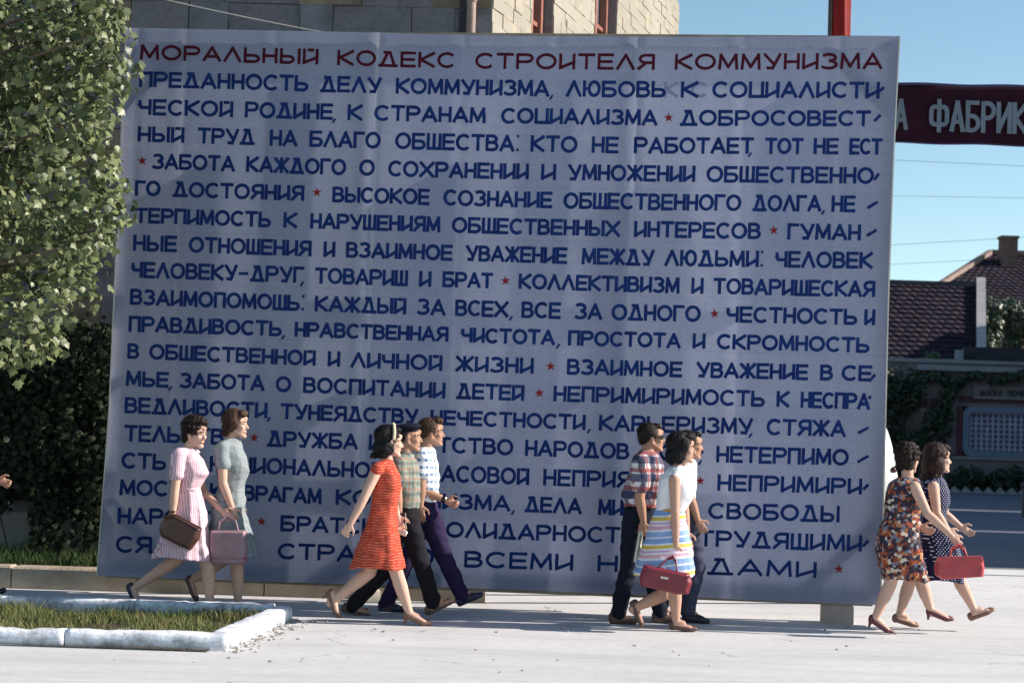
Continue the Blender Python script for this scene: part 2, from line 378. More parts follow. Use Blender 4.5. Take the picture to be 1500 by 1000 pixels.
for nm, P, q in (('edge_strip', LEFT, 1), ('edge_strip', RIGHT, -1)):
    a = MB()
    pts_ = [bpt(*edge(P, t)) for t in [i/20 for i in range(21)]]
    for (a0, z0), (a1, z1) in zip(pts_[:-1], pts_[1:]):
        A = [bw0(a0, z0, .004), bw0(a0, z0, -.14), bw0(a1, z1, -.14), bw0(a1, z1, .004)]; off = BD*(-q*.012)
        a.add(([*A, *[p+off for p in A]], BF))
    link(nm, a.me(nm), edgem, panel)
b0p = bpt(1228, 892)[0]
# legs, back struts and footing blocks
for a in (aL+.25, 2.3, 4.5, b0p-.02):
    link('post', mesh('post', *bar(bw0(a, .02 if a == b0p-.02 else zB2+.05, -.21), bw0(a, zT-.4, -.21), .09, .09, BN)), wood, panel)
    link('strut', mesh('strut', *bar(bw0(a, .03, -1.9), bw0(a, 3.2, -.28), .08, .08, BN)), wood, panel)
blockm = M('footing_stone', (.36, .30, .27), .9, 5, .2, .5)
b0 = bpt(1228, 892)[0]
for a_ in (b0,):
    p = bw0(a_, 0, -.12); q = p.copy()
    me = mesh('footing_block', *xform(box(-.135, .135, -.1, .12, 0, .165, .01), Matrix.Translation(q) @ Matrix.Rotation(math.atan2(BD.y, BD.x), 4, 'Z')))
    link('footing_block', me, blockm, panel)

# ---- stroke lettering
def arcp(cx_, cy_, rx, ry, a0, a1, n=12):
    return [(cx_+rx*math.cos(R(a0+(a1-a0)*i/n)), cy_+ry*math.sin(R(a0+(a1-a0)*i/n))) for i in range(n+1)]
def bowl(x0, x1, y0, y1, r):
    ry = (y1-y0)/2; rx = min((x1-x0)*.6, r); return [(x0, y1)] + arcp(x1-rx, (y0+y1)/2, rx, ry, 90, -90, 14) + [(x0, y0)]
def glyph(ch, w, low=True):
    g = {
     'А': [[(0,0),(w/2,1)],[(w/2,1),(w,0)],[(.2*w,.30),(.8*w,.30)]],
     'Б': [[(0,0),(0,1)],[(0,1),(.92*w,1)],bowl(0,w,0,.52,.3)],
     'В': [[(0,0),(0,1)],bowl(0,.9*w,.53,1,.27),bowl(0,w,0,.53,.3)],
     'Г': [[(0,0),(0,1)],[(0,1),(w,1)]],
     'Д': [[(0,0),(w,0)],[(.13*w,0),(.47*w,1)],[(.28*w,1),(.62*w,1)],[(.60*w,1),(.87*w,0)]],
     'Е': [[(0,0),(0,1)],[(0,1),(w,1)],[(0,.5),(.92*w,.5)],[(0,0),(w,0)]],
     'Ж': [[(w/2,0),(w/2,1)],[(0,1),(w*.47,.5)],[(w*.47,.5),(0,0)],[(w,1),(w*.53,.5)],[(w*.53,.5),(w,0)]],
     'З': [arcp(.45*w,.76,.48*w,.24,150,-90,14),arcp(.45*w,.26,.55*w,.26,90,-155,14)],
     'И': [[(0,1),(0,0)],[(0,.03),(w,.45 if low else .97)],[(w,1),(w,0)]],
     'К': [[(0,0),(0,1)],[(w,1),(0,.46)],[(.12*w,.50),(w,0)]],
     'Л': [[(0,0),(w/2,1)],[(w/2,1),(w,0)]],
     'М': [[(0,0),(.06*w,1)],[(.06*w,1),(w/2,.12)],[(w/2,.12),(.94*w,1)],[(.94*w,1),(w,0)]],
     'Н': [[(0,0),(0,1)],[(w,0),(w,1)],[(0,.48),(w,.48)]],
     'О': [arcp(w/2,.5,w/2,.5,0,360,28)],
     'П': [[(0,0),(0,1)],[(0,1),(w,1)],[(w,1),(w,0)]],
     'Р': [[(0,0),(0,1)],bowl(0,w,.47,1,.28)],
     'С': [arcp(w*.55,.5,w*.55,.5,42,318,24)],
     'Т': [[(w/2,0),(w/2,1)],[(0,1),(w,1)]],
     'У': [[(0,1),(.55*w,.36)],[(w,1),(.52*w,0)],[(.54*w,.02),(.2*w,.02)]],
     'Х': [[(0,0),(w,1)],[(0,1),(w,0)]],
     'Ц': [[(0,1),(0,0)],[(0,0),(w*1.12,0)],[(w,1),(w,0)]],
     'Ч': [[(0,1),(0,.72)]+arcp(.22*w,.72,.22*w,.26,180,270,5)+[(w,.46)],[(w,0),(w,1)]],
     'Ш': [[(0,1),(0,0)],[(w/2,1),(w/2,0)],[(w,1),(w,0)],[(0,0),(w,0)]],
     'Щ': [[(0,1),(0,0)],[(w/2,1),(w/2,0)],[(w,1),(w,0)],[(0,0),(w*1.06,0)]],
     'Ь': [[(0,0),(0,1)],bowl(0,w,0,.48,.27)],
     'Ы': [[(0,0),(0,1)],bowl(0,.68*w,0,.48,.25),[(w,0),(w,1)]],
     'Ю': [[(0,0),(0,1)],[(0,.5),(.3*w,.5)],arcp(.66*w,.5,.34*w,.5,0,360,24)],
     'Я': [[(w,0),(w,1)],[(w-p[0],p[1]) for p in bowl(0,.92*w,.45,1,.28)],[(.52*w,.45),(0,0)]],
     'Ф': [[(w/2,-.04),(w/2,1.04)],[(0,.62),(0,.38)]+arcp(w*.22,.34,w*.22,.16,180,270,5)+arcp(w*.78,.34,w*.22,.16,270,360,5)+arcp(w*.78,.66,w*.22,.16,0,90,5)+arcp(w*.22,.66,w*.22,.16,90,180,5)+[(0,.62)]],
    }
    if ch == 'Й':
        return glyph('И', w, low) + [[(.36*w, 1.0), (.66*w, 1.0)]]
    return g[ch]
GW = dict(zip('АБВГДЕЖЗИЙКЛМНОПРСТУХЦЧШЩЬЫЮЯФ', [.82,.74,.68,.58,.88,.66,.92,.68,.66,.66,.72,.78,.84,.64,.88,.66,.72,.78,.72,.74,.86,.72,.62,.78,.80,.70,.92,.92,.72,.74]))
def stroke_mesh(mb, P, t, place, off, step=5.0, closed=False):
    Q = [P[0]]
    for a, b in zip(P[:-1], P[1:]):
        d = math.dist(a, b); n = max(1, int(math.ceil(d/step)))
        for i in range(1, n+1): Q.append((a[0]+(b[0]-a[0])*i/n, a[1]+(b[1]-a[1])*i/n))
    n = len(Q); Ls = []; Rs = []
    for i in range(n):
        p0 = Q[max(0, i-1)]; p1 = Q[min(n-1, i+1)]
        if closed and i in (0, n-1): p0 = Q[n-2]; p1 = Q[1]
        dx, dy = p1[0]-p0[0], p1[1]-p0[1]; l = math.hypot(dx, dy) or 1
        if 0 < i < n-1:
            a_ = (Q[i][0]-Q[i-1][0], Q[i][1]-Q[i-1][1]); la = math.hypot(*a_) or 1
            cs = max(.5, abs((a_[0]*dx+a_[1]*dy)/(la*l)))
        else: cs = 1
        tw_ = t*(1 + .13*mnoise.noise(Vector((Q[i][0]*.09, Q[i][1]*.09, 2)))); nx_, ny_ = -dy/l*tw_/2/cs, dx/l*tw_/2/cs
        Ls.append((Q[i][0]+nx_, Q[i][1]+ny_)); Rs.append((Q[i][0]-nx_, Q[i][1]-ny_))
    b = len(mb.v)
    for a_, c_ in zip(Ls, Rs): mb.v.append(tuple(place(*a_, off))); mb.v.append(tuple(place(*c_, off)))
    for i in range(n-1): mb.f.append((b+2*i, b+2*i+1, b+2*i+3, b+2*i+2))
def bplace(x, y, off):
    a, z = bpt(x, y); return bw(a, z, off)
SK = .036
def word(mb, text, x0, x1, base, top, t, place=bplace, low=True, gap=.26):
    gw = [GW.get(c, .4) for c in text]; tot = sum(gw) + gap*(len(text)-1)
    H0 = lerp_pts(base, x0)-lerp_pts(top, x0); sc = (x1-x0-t*.7)/tot; x = x0+t*.35
    for c, wg in zip(text, gw):
        strokes = glyph(c, wg, low)
        jit = random.uniform(-.25, .25)
        for k_, s in enumerate(strokes):
            P = []
            for (u, v) in s:
                X = x + u*sc; B = lerp_pts(base, X)-t/2; T = lerp_pts(top, X)+t/2; P.append((X + (v-.5)*(B-T)*SK, B + (T-B)*v + jit))
            # extend straight ends so that corners close
            if len(P) == 2:
                d = math.dist(*P); ex = t*.42/d if d else 0
                a_, b_ = P; P = [(a_[0]-(b_[0]-a_[0])*ex, a_[1]-(b_[1]-a_[1])*ex), (b_[0]+(b_[0]-a_[0])*ex, b_[1]+(b_[1]-a_[1])*ex)]
            stroke_mesh(mb, P, t, place, .0035+.0006*k_, closed=(c in 'О' and len(s) > 20))
        x += (wg+gap)*sc
def quadstroke(mb, x0, y0, x1, y1, t, off=.0065): stroke_mesh(mb, [(x0, y0), (x1, y1)], t, bplace, off)
LN = [
 ([('МОРАЛЬНЫЙ',206.1,466),('КОДЕКС',494.7,666.4),('СТРОИТЕЛЯ',696.8,958.7),('КОММУНИЗМА',989.3,1292)],
  [(206,88),(466,95.5),(600,99.3),(740,102),(940,103.2),(1200,102.7),(1292,102)], [(206,65.5),(466,72),(604,76),(760,78.3),(990,79.3),(1292,77.5)], [], [], [], []),
 ([('ПРЕДАННОСТЬ',204.8,451.5),('ДЕЛУ',469.3,558.7),('КОММУНИЗМА',580.5,804.5),('ЛЮБОВЬ',829.9,974.7),('К',998,1022.7),('СОЦИАЛИСТИ',1044,1288)],
  [(205,128),(451,134.8),(560,137.5),(800,142.2),(940,143.4),(1290,144.9)], [(205,104.7),(451,110.5),(680,116.4),(940,118.8),(1290,120)], [806], [], [(1289,134,1295,128)], []),
 ([('ЧЕСКОЙ',203.5,341.3),('РОДИНЕ',359.5,487.5),('К',509.9,530.7),('СТРАНАМ',549.3,711.2),('СОЦИАЛИЗМА',734.7,962.7),('ДОБРОСОВЕСТ',996.5,1275.2)],
  [(203,168.7),(487,176.2),(712,181.2),(962,184.6),(1275,185.7)], [(203,144.7),(487,152),(712,157.6),(962,160.8),(1275,162)], [488], [], [(1280.5,178,1290,168.5)], [(979.5,172.7)]),
 ([('НЫЙ',202.7,269.9),('ТРУД',290.1,373.3),('НА',396,435.5),('БЛАГО',454,557.3),('ОБЩЕСТВА',579.5,753.3),('КТО',777.9,845.3),('НЕ',867.5,905.9),('РАБОТАЕТ',929.3,1104),('ТОТ',1121.3,1176.5),('НЕ',1192.5,1228),('ЕСТ',1244.8,1292)],
  [(203,208.2),(436,215),(557,218.5),(753,222.7),(906,225.3),(1292,227)], [(203,184.7),(436,190.8),(753,197.8),(906,200.7),(1292,202.8)], [1097], [758], [], []),
 ([('ЗАБОТА',223.2,344),('КАЖДОГО',361.3,506.7),('О',526.7,548.8),('СОХРАНЕНИИ',569.3,774.1),('И',793.3,814.1),('УМНОЖЕНИИ',832.5,1018),('ОБЩЕСТВЕННО',1035.5,1279.5)],
  [(223,248.1),(344,252),(506,257.2),(700,262.2),(814,264.5),(1000,267),(1280,269.9)], [(223,224.8),(344,228.4),(506,233),(700,238.3),(814,240.2),(1000,242.5),(1280,245)], [], [], [(1280.5,264,1287.5,254.5)], [(208.8,235.9)]),
 ([('ГО',198.7,234.7),('ДОСТОЯНИЯ',253.3,445.3),('ВЫСОКОЕ',487.5,629.3),('СОЗНАНИЕ',650.1,808.8),('ОБЩЕСТВЕННОГО',826,1085.3),('ДОЛГА',1102.7,1202.7),('НЕ',1218.7,1252.8)],
  [(200,287.3),(445,295),(629,300.9),(809,305.7),(1000,308.7),(1253,311.2)], [(200,264),(445,271.7),(629,276.8),(809,281.3),(1000,284),(1253,286.3)], [1204], [], [(1270.5,305,1285.5,296)], [(464.3,282)]),
 ([('ТЕРПИМОСТЬ',198.1,396.8),('К',416,435.2),('НАРУШЕНИЯМ',455.2,644.8),('ОБЩЕСТВЕННЫХ',662.7,908),('ИНТЕРЕСОВ',929.5,1114),('ГУМАН',1153.9,1260.5)],
  [(198,327),(397,333.4),(645,341),(908,347.2),(1114,351),(1260,352.5)], [(198,303.8),(397,310),(645,317.2),(908,323),(1114,326.5),(1260,328.5)], [], [], [(1269.5,345.5,1284,337)], [(1133.3,337.5)]),
 ([('НЫЕ',196,259.5),('ОТНОШЕНИЯ',277.3,456),('И',474.7,490.7),('ВЗАИМНОЕ',507.5,662.7),('УВАЖЕНИЕ',682.7,830.7),('МЕЖДУ',852.8,958.1),('ЛЮДЬМИ',974.1,1111),('ЧЕЛОВЕК',1136.5,1277.9)],
  [(196,367.6),(456,376),(663,382.2),(831,387),(958,389.8),(1278,393.9)], [(196,343.3),(456,352.5),(663,358.5),(831,362.4),(958,365.3),(1278,369)], [], [1115.5], [], []),
 ([('ЧЕЛОВЕКУ',193.3,347.5),('ДРУГ',366.7,445.3),('ТОВАРИШ',461.9,597.3),('И',614.7,631.5),('БРАТ',648.8,721.9),('КОЛЛЕКТИВИЗМ',760.5,995.2),('И',1013.3,1030.1),('ТОВАРИЩЕСКАЯ',1045.3,1281.5)],
  [(193,406.9),(445,415),(597,419.6),(722,422.7),(860,426.5),(995,430.3),(1282,435.7)], [(193,382.8),(445,390.8),(597,395.7),(722,399.4),(860,403),(995,406),(1282,411.3)], [441], [], [(350,400.8,364,400.8)], [(740.5,411.3)]),
 ([('ВЗАИМОПОМОЩЬ',191.5,438.7),('КАЖДЫЙ',461.9,594.7),('ЗА',611.2,652.5),('ВСЕХ',667.5,744.5),('ВСЕ',764.5,821.3),('ЗА',841.9,881.9),('ОДНОГО',896.5,1025.9),('ЧЕСТНОСТЬ',1064.8,1255.2),('И',1266.7,1281.3)],
  [(191,446.5),(439,455.6),(595,461),(744,465.2),(882,469),(1026,471.7),(1281,476.9)], [(191,422.7),(439,431.8),(595,436.6),(744,440.8),(882,444.4),(1026,447.3),(1281,453)], [747], [443.5], [], [(1046.7,459.5)]),
 ([('ПРАВДИВОСТЬ',189.3,412.5),('НРАВСТВЕННАЯ',432.5,656.5),('ЧИСТОТА',676,812.5),('ПРОСТОТА',832.8,996.8),('И',1015.2,1032.8),('СКРОМНОСТЬ',1050.7,1273.3)],
  [(189,486.2),(412,492.8),(656,501),(812,506),(997,510.4),(1150,514),(1273,517)], [(189,462.1),(412,470),(656,478.5),(812,483),(997,487.6),(1150,490.7),(1273,493.9)], [413.5,816], [], [], []),
 ([('В',187.5,203.5),('ОБЩЕСТВЕННОЙ',219.2,462.1),('И',480.8,497.9),('ЛИЧНОЙ',514.1,647.5),('ЖИЗНИ',668,781.3),('ВЗАИМНОЕ',831.2,999.2),('УВАЖЕНИЕ',1020.5,1183.5),('В',1201.9,1219.5),('СЕ',1233.3,1277)],
  [(187,525.2),(462,536.3),(647,543.6),(781,547.5),(999,552.7),(1183,557),(1278,559)], [(187,502),(462,513),(647,519.8),(781,523.7),(999,529.2),(1183,533.3),(1278,535.3)], [], [], [(1276.5,554.5,1282,548.5)], [(806.7,536.3)]),
 ([('МЬЕ',185.3,247.2),('ЗАБОТА',263.5,387.5),('О',404.5,426.1),('ВОСПИТАНИИ',444.8,652),('ДЕТЕЙ',668.8,767.5),('НЕПРИМИРИМОСТЬ',811.5,1120),('К',1138.1,1156),('НЕСПРА',1173.3,1274)],
  [(185,565.4),(387,573),(652,583.8),(767,587),(920,591),(1120,595.9),(1275,600)], [(185,542.4),(387,549.3),(652,559.7),(767,563.5),(920,567),(1120,571.6),(1275,575.5)], [248.5], [], [(1272.5,584,1275.5,580)], [(790.1,575.5)]),
 ([('ВЕДЛИВОСТИ',183.5,391.5),('ТУНЕЯДСТВУ',411.5,612),('НЕЧЕСТНОСТИ',631,857.3),('КАРЬЕРИЗМУ',878.1,1102.1),('СТЯЖА',1123.5,1238.7)],
  [(183,604.9),(391,613),(500,617.4),(615,621.5),(858,630),(920,632.3),(1102,636.7),(1238,640.3)], [(183,580.8),(391,589.3),(640,599.8),(858,606.5),(1102,612),(1238,615.5)], [392.5,861,1098], [], [(1257,634,1272,626)], []),
 ([('ТЕЛЬСТВУ',182.7,349),('ДРУЖБА',391.5,524),('И',541,556),('БРАТСТВО',573,751.5),('НАРОДОВ',769.9,921.3),('СССР',944,1030),('НЕТЕРПИМО',1049.9,1242.7)],
  [(183,646.3),(313,651),(524,658.7),(751,667.2),(921,673),(1050,677.2),(1243,682)], [(183,621.3),(313,626.8),(524,635),(751,642.7),(921,648.8),(1050,652.3),(1243,657.3)], [1024], [], [(1256,676.5,1272,667.5)], [(372.5,640.8)]),
 ([('СТЬ',178.7,243.2),('К',264,284),('НАЦИОНАЛЬНОЙ',308,562),('И',589,604),('РАСОВОЙ',626,774.7),('НЕПРИЯЗНИ',796.5,988),('НЕПРИМИРИ',1051.5,1262.1)],
  [(179,686.2),(243,688.3),(370,693.6),(540,700.3),(640,705.3),(775,710.5),(921,714.7),(1051,718.7),(1262,724)], [(179,661.9),(370,669),(540,676),(775,685.3),(921,690),(1051,693.9),(1262,700)], [], [], [(1264.5,716.5,1272,709)], [(1025.9,704)]),
 ([('МОСТЬ',176,290),('К',308,330),('ВРАГАМ',357,470.7),('КОММУНИЗМА',492.5,747.2),('ДЕЛА',768.8,852),('МИРА',876.8,950),('И',975,992),('СВОБОДЫ',1038.1,1229.3)],
  [(176,725.2),(245,727.2),(471,738.5),(747,749),(852,753.2),(1038,759.8),(1229,765)], [(176,701.3),(245,703.2),(471,715),(747,725.3),(852,729.3),(1038,735.3),(1229,740)], [750], [], [], []),
 ([('НАРОДОВ',173.3,340),('БРАТСКАЯ',411.5,600),('СОЛИДАРНОСТЬ',628,932),('С',966,988),('ТРУДЯЩИМИ',1023,1262)],
  [(173,767),(240,768.5),(411,777.8),(480,780.5),(660,787),(800,792),(912,796),(1044,800.5),(1262,808)], [(173,742.7),(240,744.2),(411,753.9),(660,763.3),(800,768),(912,771.5),(1044,775.8),(1262,783)], [], [], [(1264,800,1272,791)], [(383.2,763.2)]),
 ([('СЯ',170.7,222.1),('ВСЕХ',255,373),('СТРАН',407.5,547),('СО',588,635),('ВСЕМИ',680.8,839.2),('НАРОДАМИ',876,1195.5)],
  [(171,808.7),(222,810.5),(407,818.2),(516,822.8),(680,830.4),(839,835.8),(1050,841.6),(1195,846)], [(171,783.3),(222,785.5),(407,794.2),(516,798),(680,805.5),(839,811),(1050,816.5),(1195,822)], [549], [], [], [(1228.8,832.8)]),
]
bn = N('blue_paint'); bluep = bn.done(bn.ramp(bn.noise(5, 6, .7), [(.3, (.003, .016, .095)), (.7, (.008, .034, .155))]), .8, .15)
rn = N('red_paint'); redp = rn.done(rn.ramp(rn.noise(5, 6, .7), [(.3, (.045, .003, .012)), (.7, (.075, .006, .018))]), .8, .15)
starm = M('star_paint', (.20, .010, .014), .8, 12, .25, 0)
for li, (words, base, top, commas, colons, dashes, stars) in enumerate(LN):
    mb = MB(); t = 4.3 if li == 0 else 4.75
    for tx, a, b in words:
        wm = MB(); word(wm, tx, a, b, base, top, t); link('lettering', wm.me('lettering'), redp if li == 0 else bluep, panel)
    for cxm in commas:
        B = lerp_pts(base, cxm); quadstroke(mb, cxm+3.6, B-2.2, cxm-.8, B+4.2, 2.9, .0075)
    for cxm in colons:
        B = lerp_pts(base, cxm); T = lerp_pts(top, cxm); quadstroke(mb, cxm-1.6, B-3, cxm+1.8, B-3, 3.9); quadstroke(mb, cxm-.6, T+2, cxm+2.8, T+2, 3.9)
    for d in dashes: quadstroke(mb, *d, 4.2, .0075)
    if mb.v: link('punctuation', mb.me('punctuation'), bluep, panel)
    for (sx_, sy_) in stars:
        P = []
        for k_ in range(10):
            r_ = 7.4 if k_ % 2 == 0 else 2.9; an = math.pi/2 + k_*math.pi/5 + .05
            P.append(bplace(sx_+r_*math.cos(an), sy_-r_*math.sin(an), .005))
        P.append(bplace(sx_, sy_, .005)); link('star', mesh('star', P, [(10, i, (i+1) % 10) for i in range(10)]), starm, panel)
# painted-over letters still showing grey, and dark smudges
ghost = M('overpaint', (.20, .22, .34), .9, 20, .2, 0); gb = MB()
GH0 = [(960,143.5),(1050,144)]; GH1 = [(960,119.5),(1050,120)]
word(gb, 'К', 973, 993, GH0, GH1, 5, gap=.2); word(gb, 'С', 1012, 1036, GH0, GH1, 5)
gb.f = gb.f
link('ghost_letter', gb.me('ghost_letter'), ghost, panel)
for v in panel.children:
    if v.name.startswith('ghost'): v.location += Vector(BN)*-.002
# ================================================================= STONE BUILDING BEHIND THE PANEL
stone_n = N('rubble_stone'); c = stone_n.ramp(stone_n.noise(1.3, 8, .7), [(.3, (.14, .135, .15)), (.7, (.25, .235, .25))])
c = stone_n.mix(.4, c, stone_n.ramp(stone_n.noise(14, 8, .75), [(.3, (.09, .088, .10)), (.7, (.32, .30, .32))])); stone_n.bump(stone_n.noise(18, 8, .75), .9, .03); stone = stone_n.done(c, .92, .15)
mortar = M('mortar', (.18, .17, .18), .95, 10, .2, .6, 60)
stones = [stone, M('stone_brown', (.23, .18, .135), .92, 3, .35, .9, 20, bdist=.03), M('stone_grey', (.17, .17, .19), .92, 3, .35, .9, 20, bdist=.03)]
CX, CY = at(721, 40, 18.2).x, 18.2            # corner of the building
WY = math.radians(-2.0); wd_ = Vector((math.cos(WY), math.sin(WY), 0)); wn_ = Vector((wd_.y, -wd_.x, 0))
corner = Vector((CX, CY, 0))
bld = thing('stone_building', corner, 'tall rough stone building with sunlit side wall and brown windows rising behind the panel', 'building')
def wall_box(u0, u1, z0, z1, d0, d1, b=0.0):   # u to the left of the corner, d towards the camera
    V, F = box(u0, u1, d0, d1, z0, z1, b)
    return [corner - wd_*p[0] + wn_*p[1] + Vector((0, 0, p[2])) for p in V], F
H_B = 9.5
link('wall', mesh('wall', *wall_box(0, 9, -.0, H_B, -.5, -.03)), mortar, bld)
zz = .42; row = 0
while zz < 7.6:
    hh = random.choice([.24, .27, .30, .33]); u = .03 - random.uniform(0, .2)*(row % 2)
    u = .015
    first = True
    while u < 6.6:
        ww = random.uniform(.34, .82) if not first else (.62 if row % 2 else .38)
        vis_left = u > 3.0 or zz > 4.6
        if vis_left:
            u1 = u+ww-.007; dd = random.uniform(-.012, .018)
            V, F = wall_box(u, u1, zz, zz+hh-.007, -.06, dd, 0)
            # knock the corners about, chamfer the face
            cen_ = sum(V, Vector())/8; V2 = []
            for p in V: V2.append(p + Vector((random.uniform(-.008, .008), random.uniform(-.008, .008), random.uniform(-.008, .008))))
            me = mesh('stone_block', V2, F); link('stone_block', me, random.choices(stones, [5, 1, 3])[0], bld)
        u += ww; first = False
    zz += hh; row += 1
plinth = M('plinth_stone', (.26, .25, .24), .9, 4, .25, .6, 25, bdist=.02)
for k in range(8):
    link('plinth_block', mesh('plinth_block', *wall_box(.02+k*1.1, 1.11+k*1.1, -.0, .60+random.uniform(-.01, .01), -.05, .16, .02)), plinth, bld)
# drainpipe
def wpt(px, py): # point on the front wall plane
    d = ray(px, py); t = (corner-CAM).dot(wn_)/d.dot(wn_); return CAM + d*t
pp = wpt(691, 30); pipe_m = M('pipe_paint', (.28, .20, .17), .6, 6, .3, .2)
pb = MB(); base_ = Vector((pp.x, pp.y, 0)) + wn_*.10
pb.add(cone(base_ + Vector((0,0,.3)), .047, base_ + Vector((0,0,H_B)), .047, 14))
for z_ in (2, 4.2, 6.0, 7.8): pb.add(cone(base_ + Vector((0,0,z_)), .058, base_ + Vector((0,0,z_+.07)), .058, 14))
link('drainpipe', pb.me('drainpipe', True), pipe_m, bld)
# flush dark strip, coloured in for shade beside the pipe
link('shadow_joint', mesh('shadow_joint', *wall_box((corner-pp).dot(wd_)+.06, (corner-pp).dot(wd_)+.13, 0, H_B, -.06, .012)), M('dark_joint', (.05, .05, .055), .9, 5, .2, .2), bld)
# sunlit side wall, running away to the right
SY2 = 27.0; far = at(994.5, 30, SY2); sdv = Vector((far.x-CX, SY2-CY, 0)); SL = sdv.length; sdv.normalize(); sn = Vector((sdv.y, -sdv.x, 0))
def side_box(u0, u1, z0, z1, d0, d1, b=0.0):
    V, F = box(u0, u1, d0, d1, z0, z1, b)
    V = [corner + sdv*p[0] + sn*p[1] + Vector((0, 0, p[2])) for p in V]; return V, F
sidem = N('side_limestone'); c = sidem.ramp(sidem.noise(1.2, 8, .7, stretch=(1, .4, 1)), [(.35, (.275, .255, .215)), (.65, (.335, .315, .27))])
c = sidem.mix(sidem.ramp(sidem.noise(5, 8, .75, stretch=(1, .35, 1)), [(.52, (0,0,0)), (.68, (.5,.5,.5))]), c, (.46, .38, .27)); sidem.bump(sidem.noise(16, 6, .7), .6, .02); side_m = sidem.done(c, .9, .15)
def side_u(px):
    d = ray(px, 30); t = (corner-CAM).dot(sn)/d.dot(sn); return (CAM + d*t - corner).dot(sdv)
wins = [(side_u(779), side_u(811)), (side_u(871), side_u(904))]
segs = [(0.0, wins[0][0]), (wins[0][1], wins[1][0]), (wins[1][1], SL)]
wb = MB()
for a, b in segs: wb.add(side_box(a, b, 0, H_B, -.45, -.02))
for a, b in wins: wb.add(side_box(a, b, 0, 4.4, -.45, -.02)); wb.add(side_box(a, b, 8.4, H_B, -.45, -.02))
link('side_wall', wb.me('side_wall'), mortar, bld)
sb = MB(); nst = 0
z_ = 4.45
while z_ < 8.2:
    for a, b in segs:
        u = a
        while u < b-.02:
            ww = random.uniform(.22, .5); u1 = min(b, u+ww)
            V, F = side_box(u+.003, u1-.003, z_+.002, z_+.148, -.05, random.uniform(-.004, .008)); V = [p + Vector((0, 0, random.uniform(-.006, .006))) for p in V]
            sb.add((V, F)); u = u1
    z_ += .15
o = link('side_stones', sb.me('side_stones'), side_m, bld, kind='stuff')
o['label'] = 'small squared sunlit limestone courses of the side wall'
wf = M('brown_frame', (.24, .10, .075), .55, 5, .2, .1); glass_n = N('dark_glass'); glass_m = glass_n.done((.09, .14, .17), .12, .6); blue_gl = M('pale_pane', (.30, .42, .46), .3, 3, .2, 0)
for wi, (a, b) in enumerate(wins):
    wmb = MB(); z0, z1 = 4.4, 8.4; fw_ = .10
    wmb.add(side_box(a+.01, a+.01+fw_, z0, z1, -.30, -.12)); wmb.add(side_box(b-.01-fw_, b-.01, z0, z1, -.30, -.12)); wmb.add(side_box(a+.01+fw_, b-.01-fw_, z0+.001, z0+fw_, -.30, -.12)); wmb.add(side_box(a+.01+fw_, b-.01-fw_, z1-fw_, z1-.001, -.30, -.12))
    mid = (a+b)/2; wmb.add(side_box(mid-.05, mid+.05, z0+fw_, z1-fw_, -.29, -.13))
    f_ = link('window', wmb.me('window'), wf, bld)
    for k_, (p0, p1) in enumerate(((a+.11, mid-.05), (mid+.05, b-.11))):
        bz = MB(); z_ = 5.0
        while z_ < 8.2: bz.add(side_box(p0+.002, p1-.002, z_, z_+.05, -.27, -.16)); z_ += .62
        link('glazing_bar', bz.me('glazing_bar'), wf, f_)
        link('pane', mesh('pane', *side_box(p0+.001, p1-.001, z0+fw_+.001, z1-fw_-.001, -.235, -.22)), blue_gl if (k_ == 0 and wi == 0) else glass_m, f_)
# room behind the panes so that they do not look into nothing
link('inner_wall', mesh('inner_wall', *side_box(.2, SL-.2, 4.0, 8.6, -1.3, -1.2)), M('interior_dark', (.05, .05, .05), .9, 3, .1, 0), bld)
link('cornice', mesh('cornice', *side_box(-.2, SL, H_B, H_B+.3, -9, .25)), stone, bld)

# lawn strip and its retaining beam behind the panel
kb = thing('retaining_kerb', (-3, 16.3, 0), 'long low tan stone kerb running behind the foot of the panel', 'kerb')
xe = at(711.5, 876, 16.35).x
x = -8.0; tanm = M('tan_stone', (.36, .30, .235), .9, 3, .25, .6, 25, bdist=.02)
while x < xe-.05:
    x1 = min(xe, x+1.16)
    me = mesh('kerb_block', *box(x+.006, x1-.006, 16.36, 16.62, -.01, .20+random.uniform(-.006, .006), .018)); link('kerb_block', me, tanm, kb); x = x1
lawn = link('lawn_strip', mesh('lawn_strip', [(-9, 16.62, .16), (-1.0, 16.62, .16), (-1.0, 18.4, .18), (-9, 18.4, .18)], [(0,1,2,3)]), soil, kind='structure', label='narrow planted strip at the foot of the stone wall')
link('lawn_edge', mesh('lawn_edge', *box(-1.0, -.88, 16.62, 18.3, 0, .19)), tanm, kind='structure', label='stone edging at the end of the planted strip')
pts = [(random.uniform(-6.2, -3.2), random.uniform(16.64, 18.0), .165) for _ in range(6500)]
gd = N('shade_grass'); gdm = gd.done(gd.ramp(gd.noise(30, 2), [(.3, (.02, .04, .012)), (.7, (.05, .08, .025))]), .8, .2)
link('strip_grass', mesh('strip_grass', *blades(pts, .05, .14, .008)), gdm, kind='stuff', label='dark grass growing on the strip below the ivy', cat='grass')

